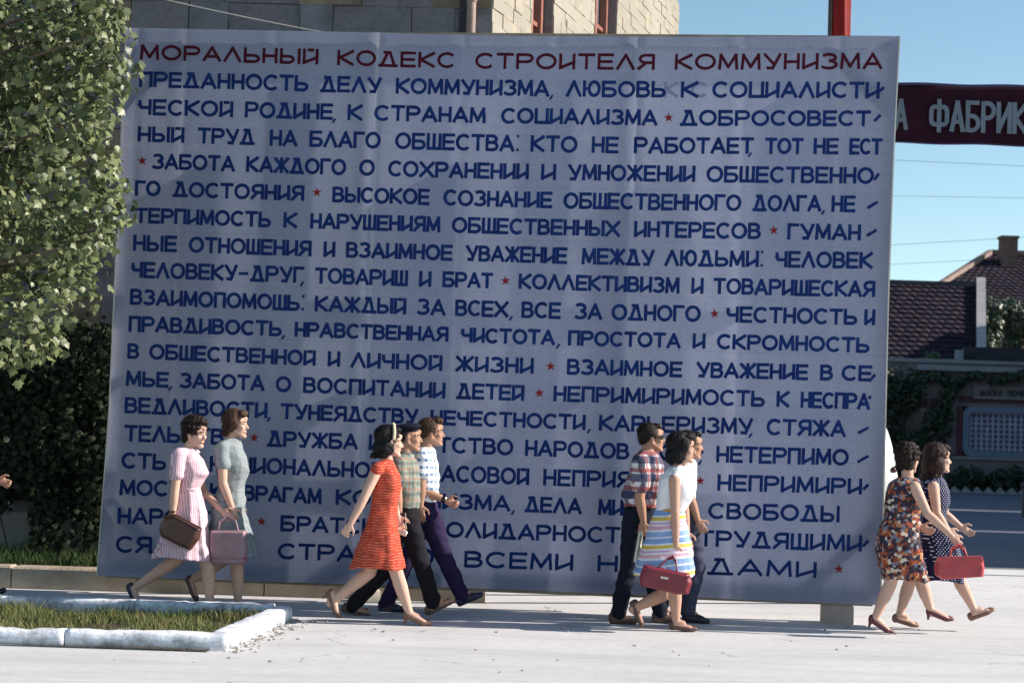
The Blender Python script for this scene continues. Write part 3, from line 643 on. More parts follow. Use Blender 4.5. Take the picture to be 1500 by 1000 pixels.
# ================================================================= LEAVES
def leaf_shape(lobes=5):
    P = []
    if lobes == 5:
        for an, r_ in ((-90,.30),(-50,.52),(-22,.50),(8,.80),(34,.52),(58,.74),(74,.62),(90,1.0),(106,.62),(122,.74),(146,.52),(172,.80),(202,.50),(230,.52)):
            P.append((r_*math.cos(R(an)), r_*math.sin(R(an))+.1))
    return P
LS = np.array(leaf_shape()); LS3 = np.concatenate([[[0, .1]], LS])
def leaf_template():
    V = np.zeros((len(LS3), 3)); V[:, 0] = LS3[:, 0]; V[:, 1] = LS3[:, 1]; V[:, 2] = -.22*np.abs(LS3[:, 0])**1.2 - .10*(LS3[:, 1]**2)
    n = len(LS); F = [(0, 1+i, 1+(i+1) % n) for i in range(n)]; return V, F
LV, LF = leaf_template()
def leaves_mesh(name, pos, nrm, size):
    """pos, nrm: arrays; each leaf hangs with its tip down-ish"""
    n = len(pos); nv = len(LV); nrm = nrm/np.linalg.norm(nrm, axis=1, keepdims=True)
    down = np.tile([0, 0, -1.0], (n, 1)) + rng.normal(0, .55, (n, 3)); t = down - nrm*np.sum(down*nrm, 1, keepdims=True); t /= np.linalg.norm(t, axis=1, keepdims=True)
    s = np.cross(t, nrm); A = (LV[None, :, 0, None]*s[:, None]+LV[None, :, 1, None]*t[:, None]+LV[None, :, 2, None]*nrm[:, None])*size[:, None, None] + pos[:, None]
    F = np.array(LF)[None] + (np.arange(n)*nv)[:, None, None]
    me = bpy.data.meshes.new(name); V = A.reshape(-1, 3); F = F.reshape(-1, 3)
    me.vertices.add(len(V)); me.vertices.foreach_set('co', V.ravel()); me.loops.add(F.size); me.loops.foreach_set('vertex_index', F.ravel().astype(np.int32))
    me.polygons.add(len(F)); me.polygons.foreach_set('loop_start', np.arange(0, F.size, 3, dtype=np.int32)); me.polygons.foreach_set('loop_total', np.full(len(F), 3, dtype=np.int32))
    me.update(calc_edges=True); me.validate(); return me
def leafmat(name, c0, c1, trans=.35, rough=.45, spec=.45):
    n = N(name); n.co = n.t.nodes.new('ShaderNodeNewGeometry').outputs['Random Per Island']
    v = n.t.nodes.new('ShaderNodeMapRange'); n.t.links.new(n.co, v.inputs[0]); c = n.ramp(v.outputs[0], [(0, c0), (.75, c1), (1, dim(c1, 1.35))])
    n.done(c, rough, spec); tr = n.t.nodes.new('ShaderNodeBsdfTranslucent'); n.L(c, tr.inputs[0]); mx = n.t.nodes.new('ShaderNodeMixShader'); mx.inputs[0].default_value = trans
    out = n.t.nodes['Material Output']; n.t.links.new(n.b.outputs[0], mx.inputs[1]); n.t.links.new(tr.outputs[0], mx.inputs[2]); n.t.links.new(mx.outputs[0], out.inputs[0]); return n.m
leafm = leafmat('leaf_green', (.028, .048, .018), (.125, .150, .062), .12, .45, .4)
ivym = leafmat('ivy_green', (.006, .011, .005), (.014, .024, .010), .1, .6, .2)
bark = M('bark', (.14, .11, .085), .9, 5, .3, .9, 30, bdist=.03)
# tree: the crown hangs into the picture from the left
tree = thing('leafy_tree', (-6.3, 14.2, 0), 'leafy tree with lobed leaves hanging in sunlight at the left of the panel', 'tree')
lim = MB(); tp = Vector((-6.3, 14.2, 0))
lim.add(cone(tp, .19, tp+Vector((.05, 0, 2.4)), .15)); lim.add(cone(tp+Vector((.05,0,2.4)), .15, tp+Vector((.3,.1,5.2)), .08)); lim.add(cone(tp+Vector((.3,.1,5.2)), .08, tp+Vector((.6,0,7.2)), .03))
link('trunk', lim.me('trunk', True), bark, tree)
br = MB()
edge_px = [(-40,150),(0,186),(60,190),(105,196),(150,180),(200,172),(240,180),(290,194),(330,184),(390,158),(440,128),(500,98),(545,60),(575,15),(600,-30)]
cl = []
for py in range(-40, 552, 22):
    ex = lerp_pts(edge_px, 0) if False else np.interp(py, [e[0] for e in edge_px], [e[1] for e in edge_px])
    px = ex - random.uniform(32, 46); k_ = 0
    while px > -150:
        for q in range(2):
            Y = random.uniform(12.9, 15.0); p = at(px+random.uniform(-12, 12), py+random.uniform(-12, 12), Y)
            cl.append((p, random.uniform(.15, .27) if py < 430 else random.uniform(.12, .19)))
        px -= random.uniform(44, 66)
for (px, py) in ((168, 92), (176, 106), (160, 70), (174, 290), (164, 302), (160, 232), (145, 365), (130, 20)):
    cl.append((at(px-4, py, 13.8), .10))
for _ in range(150):   # the rest of the crown, above and around the trunk
    while True:
        d = Vector((random.uniform(-1, 1), random.uniform(-1, 1), random.uniform(-1, 1)))
        p = Vector((-6.5 + d.x*2.3, 14.1 + d.y*1.7, 6.1 + d.z*3.0))
        if .3 < d.length < 1 and (p.x < -4.85 or p.z > 7.6) and not (p.z < 3.6 and p.x > -5.2): break
    if p.z > 7.6: p.x = min(p.x, -4.7)
    cl.append((p, random.uniform(.26, .40)))
for p, r_ in cl[::5]:
    a = tp + Vector((.1, 0, max(2.0, p.z-1.2))); br.add(cone(a, .035, a.lerp(p, .55)+Vector((0,0,.15)), .02, 7)); br.add(cone(a.lerp(p, .55)+Vector((0,0,.15)), .02, p, .008, 7))
link('branch', br.me('branch', True), bark, tree)
pos = []; nr = []; sz = []
for p, r_ in cl:
    n = int(30*(r_/.18)**2)
    for _ in range(n):
        d = np.array([random.gauss(0, 1), random.gauss(0, 1), random.gauss(0, .8)]); d /= np.linalg.norm(d)+1e-9
        q = np.array(p) + d*r_*random.uniform(.45, 1.1)
        pos.append(q); nn = d*.7 + np.array([.45, -.45, .45]) + np.array([random.gauss(0, .75), random.gauss(0, .6), random.gauss(0, .75)]); nr.append(nn); sz.append(random.uniform(.030, .066))
pos = np.array(pos); nr = np.array(nr); sz = np.array(sz)
order = np.argsort(pos[:, 1] - 4*(sz-.03)*10 + (pos[:, 0] < -4.35)*10); front = order[:300]; rest = order[300:]
one = mesh('leaf', [tuple(v) for v in LV], LF)
for i in front:
    nn = Vector(nr[i]).normalized(); dn = Vector((0,0,-1)) + Vector((random.gauss(0,.5), random.gauss(0,.5), random.gauss(0,.5))); t_ = (dn - nn*dn.dot(nn)).normalized(); s_ = t_.cross(nn)
    o = link('leaf', one, leafm, tree); S_ = float(sz[i])
    mw = Matrix.Identity(4)
    for k_ in range(3): mw[k_][0] = s_[k_]*S_; mw[k_][1] = t_[k_]*S_; mw[k_][2] = nn[k_]*S_; mw[k_][3] = pos[i][k_]
    o.matrix_parent_inverse = Matrix.Identity(4); o.matrix_basis = Matrix.Translation(-tree.location) @ mw
o = link('crown', leaves_mesh('crown', pos[rest], nr[rest], sz[rest]), leafm, tree, kind='stuff')
# ivy on the wall
pos = []; nr = []; sz = []
def ivy_add(px, py, Y, sp, n, s0, s1, L_=(pos, nr, sz)):
    for _ in range(n):
        p = at(px+random.gauss(0, sp), py+random.gauss(0, sp), Y+random.uniform(-.12, .12)); L_[0].append(p[:]); L_[1].append([random.gauss(0, .4), -1, random.gauss(.3, .4)]); L_[2].append(random.uniform(s0, s1))
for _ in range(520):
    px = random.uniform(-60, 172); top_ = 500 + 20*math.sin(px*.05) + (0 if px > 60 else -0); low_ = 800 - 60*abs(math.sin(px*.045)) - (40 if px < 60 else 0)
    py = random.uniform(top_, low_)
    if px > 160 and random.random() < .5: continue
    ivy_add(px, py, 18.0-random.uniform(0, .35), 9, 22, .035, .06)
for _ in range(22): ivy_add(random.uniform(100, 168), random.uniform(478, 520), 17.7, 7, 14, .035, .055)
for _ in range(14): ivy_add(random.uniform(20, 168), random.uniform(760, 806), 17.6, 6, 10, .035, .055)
iv = thing('ivy', (-5, 18, .2), 'dark ivy covering the shaded wall between the tree and the panel', 'ivy')
vb = MB()
for k_ in range(16):
    x_ = random.uniform(-6, -4.1); p = Vector((x_, 18.0, .2)); 
    for j in range(7):
        q = p + Vector((random.uniform(-.18, .18), random.uniform(-.03, .03), .33)); vb.add(cone(p, .012, q, .011, 6)); p = q
link('stem', vb.me('stem', True), bark, iv)
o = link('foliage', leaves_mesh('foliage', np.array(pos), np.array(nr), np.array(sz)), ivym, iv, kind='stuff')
ps = gnd(542, 873.5); o = thing('pale_stone', (ps.x, 16.22, 0), 'short whitish stone lying before the long kerb under the panel', 'stone')
link('stone_body', mesh('stone_body', *xform(box(-.11, .11, -.08, .08, 0, .11, .012), Matrix.Translation((ps.x, 16.22, 0)) @ Matrix.Rotation(.3, 4, 'Z'))), M('pale_stone_mat', (.55, .52, .46), .9, 9, .2, .4), o)
# hanging cable in front of the stone wall
def cable(name, pts_, r_, mat, label, sag=0.0):
    cu = MB(); P = []
    n = 40
    for i in range(n+1):
        t = i/n; p = Vector(pts_[0]).lerp(Vector(pts_[1]), t) - Vector((0, 0, sag*4*t*(1-t))); P.append(p)
    for a, b in zip(P[:-1], P[1:]): cu.add(cone(a, r_, b, r_, 6))
    return link(name, cu.me(name), mat, label=label, cat='cable')
cable('cable', (at(-40, -75, 18.0), at(470, 47, 16.4)), .0055, M('pale_cable', (.6, .55, .5), .6, 5, .1, 0), 'thin pale wire slanting down to the top of the panel', .05)

# ================================================================= VEHICLE, FLAG, BANNER
vanm_n = N('van_paint'); van_m = vanm_n.done(vanm_n.ramp(vanm_n.noise(1.5, 4), [(.3, (.62, .64, .60)), (.7, (.72, .73, .68))]), .3, .5)
tyre = M('tyre_rubber', (.03, .03, .03), .85, 20, .2, .2); chrome = N('chrome').done((.6, .6, .6), .2, .6)
VX = at(1324, 690, 20.0).x; van = thing('minibus', (VX-2.1, 20.9, 0), 'small rounded white minibus parked behind the right edge of the panel', 'minibus')
rings = []
prof = [(.32, .0), (.45, .02), (.8, .04), (1.05, .02), (1.2, -.03), (1.5, -.10), (1.75, -.19), (1.92, -.30), (2.02, -.46), (2.06, -.8)]
xs = [-4.1, -4.0, -3.7, -3.0, -2, -1, -.6, -.3, 0]
def van_ring(x, sh, top=2.04):
    P = []
    for z_, ins in prof: P.append((x, -.88*(1-.0)-0 + sh*.3 + (-ins*.9 if ins < 0 else 0), z_ if z_ < top-.1 else min(z_, top)))
    Q = [(x, -p[1], p[2]) for p in reversed(P)]
    return P + Q
RG = []
NX = 26
for i in range(NX):
    t = i/(NX-1); e = (abs(2*t-1))**6; x = VX-4.2 + 4.2*t; P = []
    for z_ in np.linspace(.32, 2.04, 20):
        zz_ = (z_-.32)/1.72
        P.append((z_, zz_))
    hw = .88*(1-.16*e); ht = 2.04-.22*e
    loop = []
    for k_ in range(32):
        an = 2*math.pi*k_/32 - math.pi/2; ca, sa = math.cos(an), math.sin(an); n_ = 4.2
        yy = hw*math.copysign(abs(ca)**(2/n_), ca); z_ = .32 + (ht-.32)*(.5+.5*math.copysign(abs(sa)**(2/n_), sa))
        yy *= 1 - .16*max(0, (z_-1.1))/.95
        # rear leans forward above the waist
        xx = x - (.17*max(0, z_-.95)**1.3 + .05*max(0, .7-z_))*(t**3)
        loop.append((xx, 20.9+yy, z_))
    RG.append(loop)
vb_ = mesh('body', *loft(RG), smooth=True); link('body', vb_, van_m, van)
for sx_ in (VX-.85, VX-3.3):
    for sy_ in (20.06, 21.58):
        wh = link('wheel', mesh('wheel', *xform(ell((0,0,0), (.32,.32,.09), seg=24), Matrix.Translation((sx_, sy_+.08, .32)) @ Matrix.Rotation(R(90), 4, 'X')), smooth=True), tyre, van)
        link('hub_cap', mesh('hub_cap', *xform(ell((0,0,0), (.15,.15,.1), seg=18), Matrix.Translation((sx_, sy_+(.04 if sy_ < 21 else .12), .32)) @ Matrix.Rotation(R(90), 4, 'X')), smooth=True), chrome, wh)
for k_ in range(3):
    x0 = VX-3.7+k_*1.05
    link('window', mesh('window', *box(x0, x0+.85, 20.09, 20.13, 1.2, 1.68, .01)), glass_m, van)
redl = N('red_lens').done((.05, .004, .006), .25, .5)
lp = at(1306, 691, 20.2)
for yy in (lp.y, 41.8-lp.y):
    lamp = link('tail_lamp', mesh('tail_lamp', *ell((VX-.085, yy, 1.27), (.05, .045, .045)), smooth=True), redl, van)
if 0: link('tail_lamp_side', mesh('tail_lamp_side', *ell((lp.x, 20.045, lp.z), (.05, .045, .05)), smooth=True), redl, van)
link('bumper', mesh('bumper', *box(VX-.25, VX+.06, 20.15, 21.65, .38, .52, .02)), chrome, van)
# flag pole + red flag behind the panel
FY = 21.0
fp = at(1216.5, 40, FY); redf_n = N('red_flag_cloth'); redf = redf_n.done(redf_n.ramp(redf_n.noise(5, 5), [(.3, (.17, .008, .009)), (.7, (.24, .013, .013))]), .7, .2)
flag = thing('flagpole', (fp.x, FY, 0), 'dark pole carrying a furled red flag above the right end of the panel', 'flagpole')
link('pole', mesh('pole', *cone((fp.x, FY, 0), .04, (fp.x, FY, 8.2), .03, 12), smooth=True), M('dark_pole', (.05, .04, .045), .6, 6, .2, .1), flag)
RG = []
z_ = 8.0
for i in range(40):
    z_ = 8.0 - i*.1; loop = []; wd2 = .095 if z_ < 7.2 else .095 + (z_-7.2)*.30
    cxf = fp.x + .045 + wd2
    for k_ in range(28):
        an = 2*math.pi*k_/28; r_ = 1 + .22*math.sin(5*an + z_*1.3) + .08*math.sin(11*an)
        loop.append((cxf + wd2*r_*math.cos(an) - .01, FY + .09*r_*math.sin(an), z_))
    RG.append(loop)
link('flag', mesh('flag', *loft(RG), smooth=True), redf, flag)
for (x0, y0, z0) in []: pass
# banner over the road
BY = 22.0
def bnr(px, py, off=0.0): return at(px, py, BY-off)
maroon = N('banner_cloth'); maroonm = maroon.done(maroon.ramp(maroon.noise(3, 5), [(.3, (.018, .005, .012)), (.7, (.028, .008, .018))]), .85, .1)
V = []; nx = 60
for j in range(11):
    for i in range(nx+1):
        px = 1262 + i*(640/nx); t = j/10
        yt = 121.5 + (px-1310)*.022; yb = 209.5 + (px-1310)*.026 - 6*math.exp(-((px-1315)/14)**2)*0
        V.append(bnr(px, yt+(yb-yt)*t + .8*math.sin(px*.05+t*2), .02*math.sin(px*.02+t)))
F = [(j*(nx+1)+i, (j+1)*(nx+1)+i, (j+1)*(nx+1)+i+1, j*(nx+1)+i+1) for j in range(10) for i in range(nx)]
ban = thing('street_banner', at(1500, 165, BY), 'dark maroon street banner with pale grey lettering stretched over the road', 'banner')
sol = link('banner_cloth', mesh('banner_cloth', V, F, True), maroonm, ban); so_ = sol.modifiers.new('s', 'SOLIDIFY'); so_.thickness = .012; so_.offset = -1
hem = MB()
for yo, k_ in ((0, .022), (1, .026)):
    for i in range(nx):
        pa = 1262 + i*(640/nx); pb2 = pa + 640/nx
        f_ = lambda p: (122.8 + (p-1310)*.022) if yo == 0 else (208.3 + (p-1310)*.026)
        hem.add(bar(bnr(pa, f_(pa)+.8*math.sin(pa*.05+yo*2), .03), bnr(pb2, f_(pb2)+.8*math.sin(pb2*.05+yo*2), .03), .02, .03 if yo == 0 else .012))
link('hem', hem.me('hem'), M('hem_blue', (.045, .04, .10), .8, 5, .1, 0), ban)
bl = MB(); tpb = [(1300,144),(1520,150.5)]; bsb = [(1300,190),(1520,198)]
def bpl(x, y, off): return at(x, y, BY-.05-off)
SK_ = SK; SK = .02
GWs = dict(GW); GW.update({'А': .42, 'Ф': .60, 'Б': .40, 'Р': .40, 'И': .42, 'К': .42})
word(bl, 'А', 1310, 1329.5, bsb, tpb, 6.2, bpl, low=False)
word(bl, 'ФАБРИКА', 1362, 1528, bsb, tpb, 6.4, bpl, low=False, gap=.19)
GW.update(GWs); SK = SK_
link('lettering', bl.me('lettering'), M('pale_letters', (.12, .155, .20), .8, 8, .1, 0), ban)
steel = M('dark_wire', (.05, .05, .055), .6, 5, .1, 0)
cb = MB(); P0 = Vector((fp.x, FY, at(1262, 118, BY).z+.05)); cb.add(cone(P0, .008, at(1262, 121, BY), .008, 6)); 
cb.add(cone(Vector((fp.x, FY, at(1262, 210, BY).z-.05)), .008, at(1262, 208, BY), .008, 6)); cb.add(cone(at(1902, 134.5, BY), .008, at(2100, 138, BY), .008, 6)); cb.add(cone(at(1902, 224, BY), .008, at(2100, 230, BY), .008, 6))
link('guy_wire', cb.me('guy_wire'), steel, ban)
pe = at(2100, 180, BY); pol2 = thing('street_pole', (pe.x, pe.y, 0), 'grey pole holding the far end of the street banner', 'pole')
link('pole', mesh('pole', *cone((pe.x, pe.y, 0), .09, (pe.x, pe.y, 7.2), .06, 14), smooth=True), M('pole_grey', (.3, .3, .3), .6, 5, .1, .1), pol2)
link('crossarm', mesh('crossarm', *bar((pe.x-.4, pe.y, 6.9), (pe.x+.4, pe.y, 6.9), .07, .07)), wood, pol2)

# ================================================================= ACROSS THE ROAD
FB = 60.0
def fp_(px, py, Y=FB): return at(px, py, Y)
def X_(px, Y=FB): return at(px, 600, Y).x
def Z_(px, py, Y=FB): return at(px, py, Y).z
wallm = M('rose_plaster', (.19, .165, .18), .9, 1.2, .15, .4, 12); trim = M('grey_trim', (.23, .24, .27), .85, 2, .15, .3); redm = M('brown_red_paint', (.10, .04, .045), .8, 3, .2, .1)
bluef = M('blue_frame_paint', (.15, .20, .28), .6, 3, .1, .1); lat = M('lattice_mauve', (.38, .36, .50), .7, 3, .2, 0); darkw = M('window_dark', (.16, .19, .30), .35, 3, .2, 0)
pav = thing('roadside_pavilion', (X_(1420), FB, 0), 'low rose plastered building across the road with a blue latticed window and a signboard', 'building')
x0, x1 = X_(1150), X_(1780); zt = Z_(1430, 533)
ww0, ww1, wz0, wz1 = X_(1410), X_(1411)+3.6, Z_(1450, 669), Z_(1450, 596)
wl = MB()
wl.add(box(x0, ww0, FB, FB+.4, 0, zt)); wl.add(box(ww1, x1, FB, FB+.4, 0, zt)); wl.add(box(ww0, ww1, FB, FB+.4, 0, wz0)); wl.add(box(ww0, ww1, FB, FB+.4, wz1, zt))
wl.add(box(x0, x0+.3, FB+.4, FB+8, 0, zt)); wl.add(box(x1-.3, x1, FB+.4, FB+8, 0, zt)); wl.add(box(x0, x1, FB+8, FB+8.3, 0, zt))
link('wall', wl.me('wall'), wallm, pav)
link('flat_roof', mesh('flat_roof', *box(x0-.1, x1+.1, FB-.1, FB+8.4, zt, zt+.12)), trim, pav)
def pbox(name, pxa, pxb, pya, pyb, d0, d1, mat, par=None, b=0.0):
    xa, xb = X_(pxa), X_(pxb); m_ = (pxa+pxb)/2; za, zb_ = Z_(m_, pyb), Z_(m_, pya)
    return link(name, mesh(name, *box(xa, xb, FB-d0, FB-d1, za, zb_, b)), mat, par or pav)
pbox('cornice', 1340, 1800, 541, 549, .35, -.0, trim)
pbox('signboard', 1424, 1560, 566, 583, .12, .0, wallm)
pbox('sign_frame', 1424, 1560, 583.3, 585.5, .16, .0, trim)
pbox('lintel', 1405, 1800, 585.8, 594, .07, .0, redm); pbox('pilaster', 1402, 1409.6, 594.4, 672, .065, .0, redm)
pbox('sill_band', 1396, 1800, 674, 678, .10, .0, trim); pbox('plinth_band', 1396, 1800, 671, 673.8, .07, .0, redm)
pbox('pale_panel', 1346, 1366, 598, 610, .05, .0, trim); pbox('dark_band', 1340, 1375, 583, 597, .06, .0, redm)
# rounded blue window frame
fo = MB(); NSEG = 40
def rr(xa, xb, za, zb_, r_):
    P = []
    for (cx2, cz2, a0) in ((xb-r_, zb_-r_, 0), (xa+r_, zb_-r_, 90), (xa+r_, za+r_, 180), (xb-r_, za+r_, 270)):
        for k_ in range(9): a_ = R(a0+k_*90/8); P.append((cx2+r_*math.cos(a_), cz2+r_*math.sin(a_)))
    return P
A = rr(ww0+.002, ww1-.002, wz0+.002, wz1-.002, .30); B = rr(ww0+.20, ww1-.20, wz0+.20, wz1-.20, .18); n = len(A)
V = [(p[0], FB-.09, p[1]) for p in A] + [(p[0], FB-.09, p[1]) for p in B] + [(p[0], FB+.2, p[1]) for p in A] + [(p[0], FB+.2, p[1]) for p in B]
F = []
for i in range(n):
    j = (i+1) % n; F += [(i, j, n+j, n+i), (i, 2*n+i, 2*n+j, j), (n+i, n+j, 3*n+j, 3*n+i)]
win = link('window', mesh('window', V, F), bluef, pav)
link('pane', mesh('pane', *box(ww0+.1, ww1-.1, FB+.16, FB+.18, wz0+.1, wz1-.1)), darkw, win)
lt = MB(); x = ww0+.26
while x < ww1-.2: lt.add(box(x, x+.06, FB+.04, FB+.08, wz0+.15, wz1-.15)); x += .19
z_ = wz0+.24
while z_ < wz1-.2: lt.add(box(ww0+.15, ww1-.15, FB+.085, FB+.12, z_, z_+.055)); z_ += .17
link('lattice', lt.me('lattice'), lat, win)
# sign lettering
sg = MB()
def spl(x, y, off): return at(x, y, FB-.14-off)
GWs = dict(GW)
for tx, a, b in (('ДОСКА', 1435, 1469), ('ПОЧЕТА', 1476, 1517)): word(sg, tx, a, b, [(1400, 578.8), (1520, 580.5)], [(1400, 570.5), (1520, 572)], 2.2, spl, low=False, gap=.3)
link('lettering', sg.me('lettering'), M('dark_letters', (.045, .045, .06), .8, 5, .1, 0), pav)
# climbing plants over the pavilion
def foliage_blob(name, pts_, n, s0, s1, mat, parent=None, kind=None, label=None, cat=None, spread=.3):
    P_ = []; N_ = []; S_ = []
    for (p, r_) in pts_:
        for _ in range(n):
            d = Vector((random.gauss(0,1), random.gauss(0,1), random.gauss(0,1))).normalized(); q = Vector(p) + d*r_*random.uniform(.5, 1.1)
            if q.z < .03: continue
            P_.append(q[:]); N_.append((d + Vector((random.gauss(0,.5), random.gauss(-.3,.5), random.gauss(.3,.5))))[:]); S_.append(random.uniform(s0, s1))
    return link(name, leaves_mesh(name, np.array(P_), np.array(N_), np.array(S_)), mat, parent, kind=kind, label=label, cat=cat)
cv_m = leafmat('creeper_green', (.012, .025, .014), (.028, .05, .025), .15)
pl = []
for _ in range(70): pl.append((fp_(random.uniform(1270, 1343), random.uniform(545, 705), FB-.3), random.uniform(.25, .5)))
for _ in range(26): px = random.uniform(1340, 1500); pl.append((fp_(px, 553+4*math.sin(px*.1), FB-.35), random.uniform(.12, .24)))
for _ in range(26): t = random.random(); pl.append((fp_(1400-60*t+random.uniform(-8, 8), 565+95*t+random.uniform(-10, 10), FB-.3), random.uniform(.15, .32)))
for _ in range(10): pl.append((fp_(random.uniform(1376, 1392), random.uniform(590, 660), FB-.3), random.uniform(.1, .2)))
cp = thing('creeper', (X_(1330), FB-.3, 0), 'dark climbing plant hanging over the wall left of the latticed window', 'creeper')
foliage_blob('foliage', pl, 60, .05, .11, cv_m, cp, 'stuff'); 
sm = MB()
for k_ in range(6):
    p = Vector((X_(1300+k_*9), FB-.3, 0)); q = p + Vector((.3, 0, 3.2)); sm.add(cone(p, .04, q, .02, 6))
link('stem', sm.me('stem'), bark, cp)
# shrubs at the foot, zigzag brick border
for k_, (px, hgt, wdt) in enumerate(((1404, 690, .55), (1424, 694, .4), (1446, 686, .62), (1468, 693, .45), (1488, 688, .6), (1512, 690, .6), (1540, 688, .6))):
    c0 = fp_(px, 712, FB-.9); pt = [(Vector((c0.x+random.uniform(-wdt, wdt)*.7, FB-.9+random.uniform(-.25, .25), random.uniform(.15, .25+(720-hgt)/60))), random.uniform(.16, .26)) for _ in range(9)]
    sh = thing('shrub', (c0.x, FB-.9, 0), ['low dark shrub left of the window, nearest the creeper', 'small round shrub under the left corner of the window', 'taller shrub under the window with a pointed top', 'low shrub under the middle of the window', 'bushy shrub under the window near the picture edge', 'shrub under the right part of the window, past the picture edge', 'outermost shrub of the row below the window'][k_], 'shrub', 'shrubs below the latticed window')
    foliage_blob('foliage', pt, 70, .04, .09, cv_m, sh, 'stuff'); link('stem', mesh('stem', *cone((c0.x, FB-.9, 0), .03, (c0.x, FB-.9, .4), .02, 6)), bark, sh)
bk = M('border_brick', (.26, .27, .30), .85, 5, .15, .3); bo = thing('brick_border', (X_(1420), 57.6, 0), 'low zigzag border of tilted bricks edging the planted strip', 'border')
x = X_(1300, 57.6); one_b = mesh('brick', *xform(box(-.13, .13, -.05, .05, -.13, .13), Matrix.Rotation(R(45), 4, 'Y')))
while x < X_(1560, 57.6):
    o = link('brick', one_b, bk, bo); o.matrix_parent_inverse = Matrix.Identity(4); o.location = Vector((x, 57.6, .02)) - bo.location; x += .37
# parapet and tiled houses behind
def tiled(name, xa, xb, y0, z0, y1, z1, tile_w, rows, th, amp, rake_l=0, rake_r=0):
    mb = MB(); ncol = max(4, int((xb-xa)/tile_w*4))
    for r_ in range(rows):
        t0, t1 = r_/rows, min(1, (r_+1.12)/rows); A = []; B = []; D = []
        for c_ in range(ncol+1):
            u = c_/ncol; x = xa + rake_l*t0 + (xb-xa-(rake_l+rake_r)*t0)*u; h = amp*abs(math.sin(math.pi*((x/tile_w + (r_ % 2)*.5) % 1)))
            y = y0+(y1-y0)*t0; z = z0+(z1-z0)*t0; jt = .35*th*mnoise.noise(Vector((x*3, r_*3, 0)))
            A.append((x, y, z+th+h+jt)); D.append((x, y+.01, z-.02))
            x2 = xa + rake_l*t1 + (xb-xa-(rake_l+rake_r)*t1)*u
            B.append((x2, y0+(y1-y0)*t1, z0+(z1-z0)*t1 + h*.8))
        n = ncol+1; V = D+A+B; F = []
        for c_ in range(ncol): F += [(c_, c_+1, n+c_+1, n+c_), (n+c_, n+c_+1, 2*n+c_+1, 2*n+c_)]
        mb.add((V, F))
    return mb.me(name)
tn = N('clay_tile'); c = tn.ramp(tn.vor(4.2), [(0, (.010, .007, .015)), (.5, (.020, .014, .026)), (1, (.046, .026, .036))]); c = tn.mix(tn.ramp(tn.noise(.8, 5), [(.4, (0,0,0)), (.7, (.6,.6,.6))]), c, (.026, .024, .038)); tilem = tn.done(c, .85, .15)
HY = 64.0
hs = thing('tiled_house', (X_(1360, HY), HY+3, 0), 'small house with a tiled roof ending in a pale raised verge', 'house')
hx0, hx1 = X_(1180, HY), X_(1427, HY); ez = Z_(1370, 532, HY); ry = HY+5; rz = Z_(1370, 418, ry)
link('wall', mesh('wall', *box(hx0, hx1+.2, HY+.3, HY+9.7, 0, ez-.05)), wallm, hs)
hx2 = X_(1427, ry)
rf = link('roof', tiled('roof', hx0-.3, hx1, HY, ez, ry, rz, .33, 17, .07, .055, rake_r=hx1-hx2), tilem, hs)
V = [(hx0-.3, ry, rz-.02), (hx2+.2, ry, rz-.02), (hx1+.2, HY+10, ez), (hx0-.3, HY+10, ez)]; link('roof_back', mesh('roof_back', V, [(0,1,2,3)]), tilem, hs)
V = [(hx1+.02, HY+.3, ez-.1), (hx1+.02, HY+9.7, ez-.1), (hx2+.02, ry, rz-.1)]; link('gable', mesh('gable', V + [(v[0]-.2, v[1], v[2]) for v in V], [(0,1,2),(3,5,4),(0,2,5,3),(1,4,5,2)]), wallm, hs)
link('verge', mesh('verge', *bar((hx1+.2, HY-.1, ez+.1), (hx2+.2, ry+.1, rz+.25), .34, .30)), M('pale_verge', (.36, .35, .36), .8, 3, .15, .1), hs)
link('ridge_cap', mesh('ridge_cap', *bar((hx0-.3, ry, rz+.08), (hx2, ry, rz+.08), .25, .16)), M('ridge_dark', (.07, .065, .085), .85, 3, .15, .1), hs)
# parapet boxes between house and pavilion
par = thing('parapet_wall', (X_(1400, 62.5), 62.5, 0), 'pale stepped parapet wall between the pavilion and the tiled house', 'wall')
def qbox(name, pxa, pxb, pya, pyb, Y, th, mat, p):
    xa, xb = X_(pxa, Y), X_(pxb, Y); m_ = (pxa+pxb)/2
    return link(name, mesh(name, *box(xa, xb, Y, Y+th, max(0, Z_(m_, pyb, Y)), Z_(m_, pya, Y))), mat, p)
qbox('wall_block', 1347, 1402, 528, 640, 62.4, .5, wallm, par); qbox('coping', 1344, 1405, 525, 528.5, 62.3, .7, trim, par); qbox('pier', 1403, 1410, 512, 640, 62.2, .6, trim, par)
qbox('dark_boarding', 1411, 1700, 512, 640, 62.6, .3, M('dark_boards', (.035, .035, .045), .8, 4, .3, .2), par)
qbox('window_strip', 1296, 1343, 531, 546, 62.0, .3, M('window_strip_blue', (.10, .15, .23), .4, 3, .2, 0), par)
